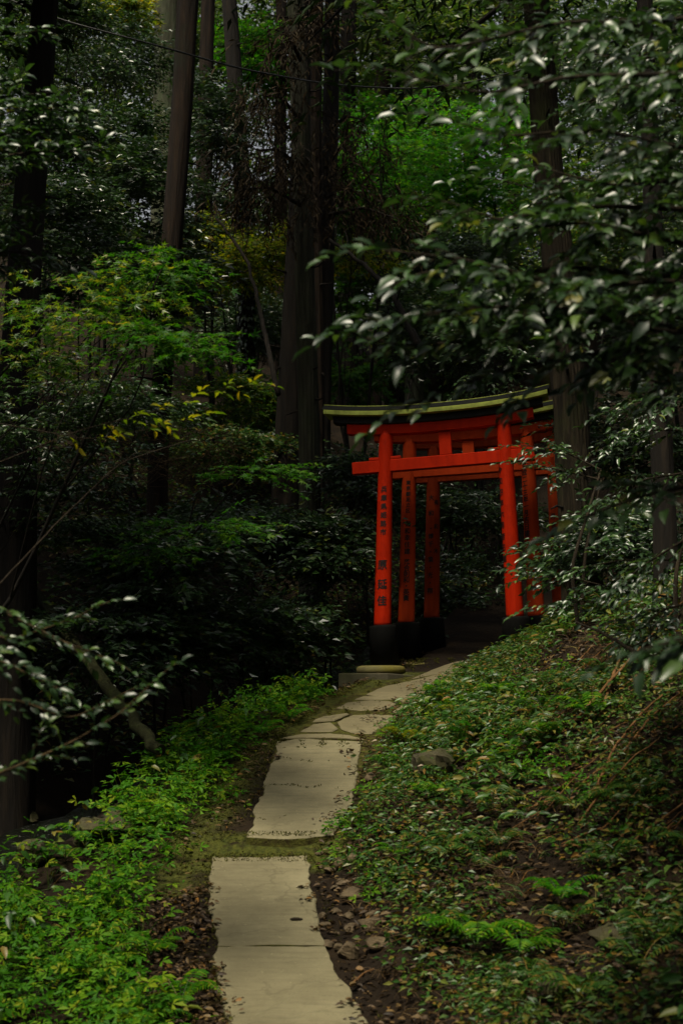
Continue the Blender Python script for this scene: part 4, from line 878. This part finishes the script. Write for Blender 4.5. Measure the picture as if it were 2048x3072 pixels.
l3 = scatter(2600, -1.2, 1.5, 4.8, 12, lambda x, y, s: (np.abs(s) < .4) & (rng.random(len(x)) < np.clip((np.abs(s) - .12) * 1.4, .004, 1) * .35))
litter('path_crumbs', 'small dead leaves and crumbs scattered on the slabs', l3, .022, M['litter'])

# ferns: each its own plant
def frond(ml, mw, base, dirv, L, arch, pinL):
    n = 16; t = np.linspace(0, 1, n); d = nrm(np.array([dirv[0], dirv[1], 0.0]))
    C = base + d * (t * L)[:, None]; C[:, 2] += arch * L * (t * 1.9 - 1.5 * t ** 2)
    tube(mw, C, np.linspace(.003, .001, n), 3, False)
    sd_ = np.array([-d[1], d[0], 0.0]); w = pinL * np.sin(np.clip(t[2:] * 1.05, 0, 1) * math.pi) ** .7 + .008
    for s in (-1, 1):
        leaves(ml, C[2:], np.tile(sd_ * s + d * .35 + np.array([0, 0, -.15]), (n - 2, 1)), np.tile(np.array([0, -.25, 1.0]), (n - 2, 1)) + rng.normal(0, .15, (n - 2, 3)), w, np.full(n - 2, L / n * .95), 'simple')
def fern(label, p, n, L, mt='herb', face=None):
    root = empty('fern', p, label, 'fern', 'ferns beside the path'); ml, mw = MB(), MB(); a0 = U(0, 6.28)
    for k in range(n):
        a = a0 + k * 6.283 / n + U(-.3, .3); frond(ml, mw, p + np.array([0, 0, .02]), (math.cos(a), math.sin(a)), L * U(.75, 1.15), U(.5, 1.0), L * .26)
    child(ml, 'fronds', M[mt], root); child(mw, 'stalks', M['bank'], root)
def gpix(X, Y):
    """where the view through (X,Y) meets the terrain"""
    v = _F + np.array([1.0, 0, 0]) * ((X - 341) / FPX) + _UP * ((512 - Y) / FPX); ds = np.linspace(3.5, 40, 3000)
    q = CAM + v * (ds / v[1])[:, None]; b = q[:, 2] < gz(q[:, 0], q[:, 1]); i = int(np.argmax(b)) if b.any() else 1200
    return on_ground(q[i, 0], q[i, 1])
for X, Y, n, L, mt, lab in [
        (385, 768, 6, .17, 'herb', 'pale blue green fern at the path edge below the mossy rock'), (405, 745, 8, .22, 'yellow', 'yellowing fern above the mossy rock'), (475, 950, 9, .30, 'herb', 'large fresh fern low on the right bank'),
        (520, 960, 8, .26, 'herb', 'second fern low on the right bank, nearer the fallen branches'), (560, 905, 7, .22, 'fresh', 'brightest green fern in the middle of the right bank'), (500, 700, 8, .25, 'herb', 'fern on the bank below the torii, left of the root tangle'),
        (590, 720, 8, .26, 'herb', 'fern beneath the orange bare branches'), (440, 700, 8, .22, 'herb', 'fern overhanging the broken flags of the path'), (452, 720, 7, .2, 'yellow', 'olive fern next to the broken flags'),
        (540, 745, 8, .24, 'herb', 'fern in the upper middle of the bank'), (470, 740, 7, .22, 'fresh', 'bright fern just above the dark hole in the bank'), (430, 800, 7, .2, 'herb', 'fern below the mossy rock'),
        (470, 682, 7, .2, 'herb', 'small fern at the bend of the path'), (560, 690, 7, .24, 'bank', 'dull fern near the foot of the rough trunk'), (400, 860, 6, .18, 'herb', 'little fern beside the rubble stones'),
        (640, 800, 8, .26, 'bank', 'dull fern at the right edge of the bank'), (610, 870, 7, .22, 'bank', 'dull fern in the shade of the right bank'), (500, 850, 7, .2, 'bank', 'olive fern in the middle of the right bank'),
        (95, 985, 8, .26, 'herb', 'fern in the lower left among the herbs'), (150, 960, 8, .24, 'herb', 'fern in the left verge beside the litter strip'), (290, 722, 7, .2, 'fresh', 'fern on the left verge below the concrete plinth'),
        (215, 765, 8, .24, 'fresh', 'fern at the upper end of the left verge'), (262, 738, 7, .22, 'fresh', 'fern hanging over the hollow at the left verge'), (180, 1010, 8, .24, 'herb', 'fern at the bottom of the left verge')]:
    fern(lab, gpix(X, Y), n, L, mt)

for p in scatter(120, .3, 4.2, 6.2, 15.5, lambda x, y, s: (s > .75) & (s < 3.0)): fern('small dull fern among the mixed weeds of the right bank', p, 6, U(.16, .30), 'bank')
for p in scatter(60, -2.4, .2, 5.6, 13, lambda x, y, s: (s < -.7) & (s > -.4 - vwf(y))): fern('small bright fern growing out of the herbs of the left verge', p, 6, U(.16, .26), 'herb')
# raised moss creeping over the slab edges, into the step and the joints
k = 90000; y = U(5.5, 15.2, k); sl_ = U(-.66, .50, k); x = xc(y) + sl_; nz = wob(x * 3, y * 3, 2.2); n2 = wob(x * 3 + 7, y * 3, 7)
q = ((sl_ < -.30 - .05 * np.sin(y * 7) + .10 * nz) & (y > 8.95) & (n2 > -.5)) | ((y > 9.10) & (y < 9.40) & (np.abs(sl_) < .44) & (n2 > -.6)) | ((sl_ < -.33 + .03 * n2) & (sl_ > -.42) & (n2 > -.1)) | ((sl_ > .34) & (sl_ < .45) & (n2 > .2))
q |= (y > 9.4) & (y < 11.2) & (sl_ < .05 + .3 * n2) & (np.abs(np.sin(y * 5.2 + .5 * nz)) < .05 + .03 * n2)
q |= (y > 11.2) & (n2 > .55) & (np.abs(sl_) < .4)
mp = np.stack([x[q], y[q], 0 * x[q]], -1)
mp[:, 2] = surf(mp[:, 0], mp[:, 1]) - .004; k = len(mp); m = MB()
leaves(m, mp, rng.normal(0, 1, (k, 3)) * np.array([1, 1, .5]) + np.array([0, 0, .5]), rng.normal(0, .6, (k, 3)) + np.array([0, 0, 1]), U(.008, .022, k), U(.005, .012, k), 'simple')
tag(m.build('edge_moss', M['moss']), 'olive moss creeping over the left edge of the slabs and the step', kind='stuff')

# ------------------------------------------------------------------ stones
def rock(label, p, size, seed, group=None, material='rock', name='stone', sq=(1, .8, .6), rot=0.0):
    r = np.random.default_rng(seed); n1, n2 = 15, 24; th = np.linspace(.05, math.pi - .05, n1); ph = np.linspace(0, 2 * math.pi, n2, endpoint=False)
    TH, PH = np.meshgrid(th, ph, indexing='ij'); d = np.stack([np.sin(TH) * np.cos(PH), np.sin(TH) * np.sin(PH), np.cos(TH)], -1)
    rad = np.full(TH.shape, 1.0)
    for _ in range(11):        # flat facets
        nn = nrm(r.normal(0, 1, 3)); c = r.uniform(.5, .85); dt = d @ nn; rad = np.where(dt > 1e-3, np.minimum(rad, c / np.maximum(dt, 1e-3)), rad)
    v = d * rad[..., None] * np.array(sq) * size * .5 * (1 + .02 * np.sin(d[..., :1] * 9 + seed) * np.sin(d[..., 1:2] * 8 + 2) * np.cos(d[..., 2:3] * 10 + 1)) + r.normal(0, size * .006, d.shape)
    ca_, sa = math.cos(rot), math.sin(rot); v = np.stack([v[..., 0] * ca_ - v[..., 1] * sa, v[..., 0] * sa + v[..., 1] * ca_, v[..., 2]], -1)
    i, j = np.meshgrid(np.arange(n1 - 1), np.arange(n2), indexing='ij'); k = (j + 1) % n2
    m = MB(); V = v.reshape(-1, 3); m.add(V, np.stack([i * n2 + j, (i + 1) * n2 + j, (i + 1) * n2 + k, i * n2 + k], -1).reshape(-1, 4))
    m.f.append(np.array([list(range(n2))])); m.sm.append((1, False)); m.mi.append((1, 0)); m.f.append(np.array([[(n1 - 1) * n2 + q for q in range(n2)][::-1]])); m.sm.append((1, False)); m.mi.append((1, 0))
    o = m.build(name, M[material]); o.location = p + np.array([0, 0, size * sq[2] * .28]); return tag(o, label, 'stone', group)
for s_, (X, Y, size, lab, sq, rot) in enumerate([
        (348, 958, .17, 'largest tan stone at the path edge, with a pointed top', (1, .7, .75), .3), (378, 948, .17, 'broad brown stone right of the pointed tan stone', (1.1, .8, .5), -.2),
        (352, 900, .16, 'grey brown slab stone leaning in the middle of the rubble', (1.1, .8, .6), .5), (372, 925, .16, 'flat pale stone above the pointed tan stone', (1.3, .8, .35), .1),
        (340, 868, .15, 'dark block stone at the top of the rubble', (1, .8, .65), .2), (352, 862, .12, 'reddish brown stone topmost in the rubble', (1, .8, .6), -.4)]):
    rock(lab, gpix(X, Y), size, 100 + s_, 'rubble stones beside the path', sq=sq, rot=rot)
for s_ in range(26):
    X = U(318, 372) ; Y = U(850, 960); X = max(X, rx(Y) + 2); sz = U(.05, .10)
    rock('small brown stone in the rubble along the right edge of the path', gpix(X, Y), sz, 140 + s_, 'rubble stones beside the path', sq=(1, U(.6, 1), U(.35, .7)), rot=U(0, 3))
rock('mossy boulder half buried in the right bank above the path', gpix(432, 782), .40, 201, material='boulder', name='boulder', sq=(1, .8, .95), rot=.4)
rock('brown rock lying at the path edge below the boulder', gpix(370, 782), .12, 202, sq=(.9, .8, .8))
rock('pale grey stone at the bottom of the right bank', gpix(612, 948), .26, 203, material='boulder', sq=(1.1, .8, .6))
rock('dull stone at the lowest edge of the right bank', gpix(560, 1000), .2, 204, material='boulder', sq=(1.2, .8, .6))
rock('white pebble on the right bank slope', gpix(573, 934), .05, 205, material='boulder')
rock('small dark chip of wood lying on the slab', np.r_[hit(296, 920, .05)], .075, 206, material='twig', name='wood_chip', sq=(1, .35, .3), rot=.1)['category'] = 'wood chip'
for s_, (X, Y, size, lab) in enumerate([(95, 842, .4, 'dark wet boulder at the stream below the left verge'), (34, 862, .3, 'black boulder in the stream at the left edge'), (120, 835, .35, 'brown wet rock between the stream and the herbs'), (20, 828, .35, 'small dark rock upstream at the left edge')]):
    rock(lab, gpix(X, Y), size, 220 + s_, 'boulders in the stream', name='boulder', material='boulder', sq=(1.1, .9, .6))

# stream
m = MB(); n = 60; ys = np.linspace(5, 19, n); sx = -(vwf(ys) + 1.75); cx = xc(ys) + sx
zz = gz(cx, ys) ; zz = np.minimum.accumulate(zz[::-1])[::-1] + .10
w = .42 + .12 * np.sin(ys * 2.3); cols = np.linspace(-1, 1, 7)
V = np.stack([cx[:, None] + w[:, None] * cols[None], np.broadcast_to(ys[:, None], (n, 7)), zz[:, None] + .03 * np.sin(ys * 7)[:, None] * np.cos(cols * 3)[None]], -1)
i, j = np.meshgrid(np.arange(n - 1), np.arange(6), indexing='ij'); a = i * 7 + j; m.add(V.reshape(-1, 3), np.stack([a, a + 1, a + 8, a + 7], -1).reshape(-1, 4), True)
tag(m.build('stream_water', M['water']), 'narrow dark stream in the hollow left of the path', kind='structure')

# ------------------------------------------------------------------ fallen wood, bare branches, cable
def stick(name, label, cat, pts, r0, r1, material, n=24, sides=8, group=None, twigs=0):
    pts = smooth_path(pts, n); pts = pts + rng.normal(0, r0 * .18, pts.shape); root = empty(name, pts[0], label, cat, group)
    m = MB(); tube(m, pts, np.linspace(r0, r1, n), sides, True, bark_disp(rng.integers(1e6), 4, .06, .03)); child(m, 'stem', material, root)
    if twigs:
        m = MB()
        for _ in range(twigs):
            p = pts[rng.integers(n // 4, n - 1)]; q = p + rng.normal(0, .16, 3) + np.array([0, 0, .08]); tube(m, smooth_path([p, (p + q) / 2 + rng.normal(0, .02, 3), q], 6), np.linspace(r1 * .7, r1 * .25, 6), 4)
        child(m, 'side_twigs', material, root)['kind'] = 'stuff'
    return root
stick('fallen_log', 'mossy log slanting down across the dark hollow at the left', 'log', [P(14, 566, 13.3), P(90, 665, 12.0), P(160, 752, 10.6)], .052, .045, M['mosslog'], 30, 16)
def gsurf(X, Y, h): q = gpix(X, Y); return q + np.array([0, -.02, h])
for pts, r0, lab in [
        ([(592, 800, .03), (612, 766, .10), (640, 742, .16), (662, 722, .16)], .011, 'thin orange root arching over the bare soil of the right bank'),
        ([(572, 728, .03), (610, 700, .12), (650, 668, .22), (690, 640, .3)], .012, 'long orange brown branch slanting up the top of the right bank'),
        ([(598, 722, .02), (612, 690, .10), (628, 660, .2)], .012, 'short orange stick standing steeply among the fallen branches'),
        ([(552, 702, .02), (590, 684, .08), (636, 655, .18)], .010, 'thin brown branch lying across the bank under the torii'),
        ([(620, 760, .03), (650, 730, .08), (690, 705, .12)], .009, 'dark thin branch at the right edge below the orange ones'),
        ([(470, 860, .02), (510, 836, .04), (548, 815, .05)], .006, 'thin brown twig lying in the middle of the right bank'),
        ([(520, 765, .02), (545, 748, .04), (565, 738, .05)], .007, 'short orange twig above the middle of the bank'),
        ([(350, 992, .03), (362, 984, .05), (374, 978, .05)], .008, 'short orange bark strip at the path edge near the bottom')]:
    stick('fallen_branch', lab, 'branch', [gsurf(*p) for p in pts], r0, r0 * .5, M['twig_orange'], 22, 7, 'fallen branches on the bank', 2 if r0 > .0095 else 0)
stick('bare_branch', 'mossy bare branch crossing the top of the right bank', 'branch', [P(690, 663, 6.6), P(640, 655, 6.9), P(600, 632, 7.4), P(575, 622, 7.8)], .012, .006, M['twig'], 24, 7, None, 3)
stick('bare_branch', 'long thin bare branch rising from the dark left edge', 'branch', [P(-6, 590, 7.0), P(60, 520, 7.3), P(120, 462, 7.6), P(190, 440, 8)], .0055, .003, M['twig'], 24, 6, None, 4)
stick('bare_branch', 'thin curved stem between the ivy trunk and the black trunk', 'branch', [P(278, 395, 19), P(262, 320, 19.5), P(248, 262, 20), P(215, 215, 20.5)], .04, .02, M['bark_dark'], 26, 7, None, 5)
stick('bare_branch', 'dark slanting branch above the torii roof, right of the black trunk', 'branch', [P(420, 350, 17), P(390, 290, 17.5), P(360, 262, 18), P(330, 240, 18.5)], .05, .02, M['bark_dark'], 26, 7, None, 5)
m = MB(); k = 110; q0 = np.array([gpix(a, b) for a, b in zip(U(520, 700, k), U(650, 860, k))]); L_ = U(.25, .9, k); s = np.linspace(0, 1, 8)
Dv = nrm(np.stack([U(.5, 1.0, k), U(-.2, .5, k), U(.25, .75, k)], -1)); PP = q0[:, None] + Dv[:, None] * (L_[:, None] * s[None])[..., None] + np.cumsum(rng.normal(0, .008, (k, 8, 3)), 1); PP[..., 2] -= (L_[:, None] * s[None] ** 2) * .25 - .02
tubes(m, PP, U(.003, .008, k)[:, None] * (1.15 - .7 * s)[None], 5); tag(m.build('dry_stems', M['twig_orange']), 'dry brown stems and rootlets sticking out of the upper right bank', kind='stuff')
# dry brown brush
root = empty('dry_brush', on_ground(*P(150, 455, 13.5)[:2]), 'tangle of dry brown twigs above the dark hollow', 'brush'); m = MB(); k = 420
O = np.array([P(a, b, c) for a, b, c in zip(U(60, 235, k), rng.normal(455, 14, k), U(12.8, 14.2, k))]); Dv = rng.normal(0, 1, (k, 3)) * np.array([1, .6, .55]); s = np.linspace(0, 1, 5)
PP = O[:, None] + nrm(Dv)[:, None] * (s[None] * U(.15, .5, k)[:, None])[..., None] + np.cumsum(rng.normal(0, .012, (k, 5, 3)), 1)
tubes(m, PP, np.broadcast_to(.0035 * (1.2 - s), (k, 5)), 3); child(m, 'twigs', M['twig_light'], root)
pts = smooth_path([P(-20, -12, 16), P(60, 20, 16), P(155, 45, 16), P(240, 69, 16), P(330, 85, 16), P(410, 89.5, 16), P(470, 83, 16), P(560, 60, 16), P(700, 10, 16)], 70)
m = MB(); tube(m, pts, .011, 6); tag(m.build('overhead_cable', M['cable']), 'thin dark cable sagging across the trunks near the top', 'cable')
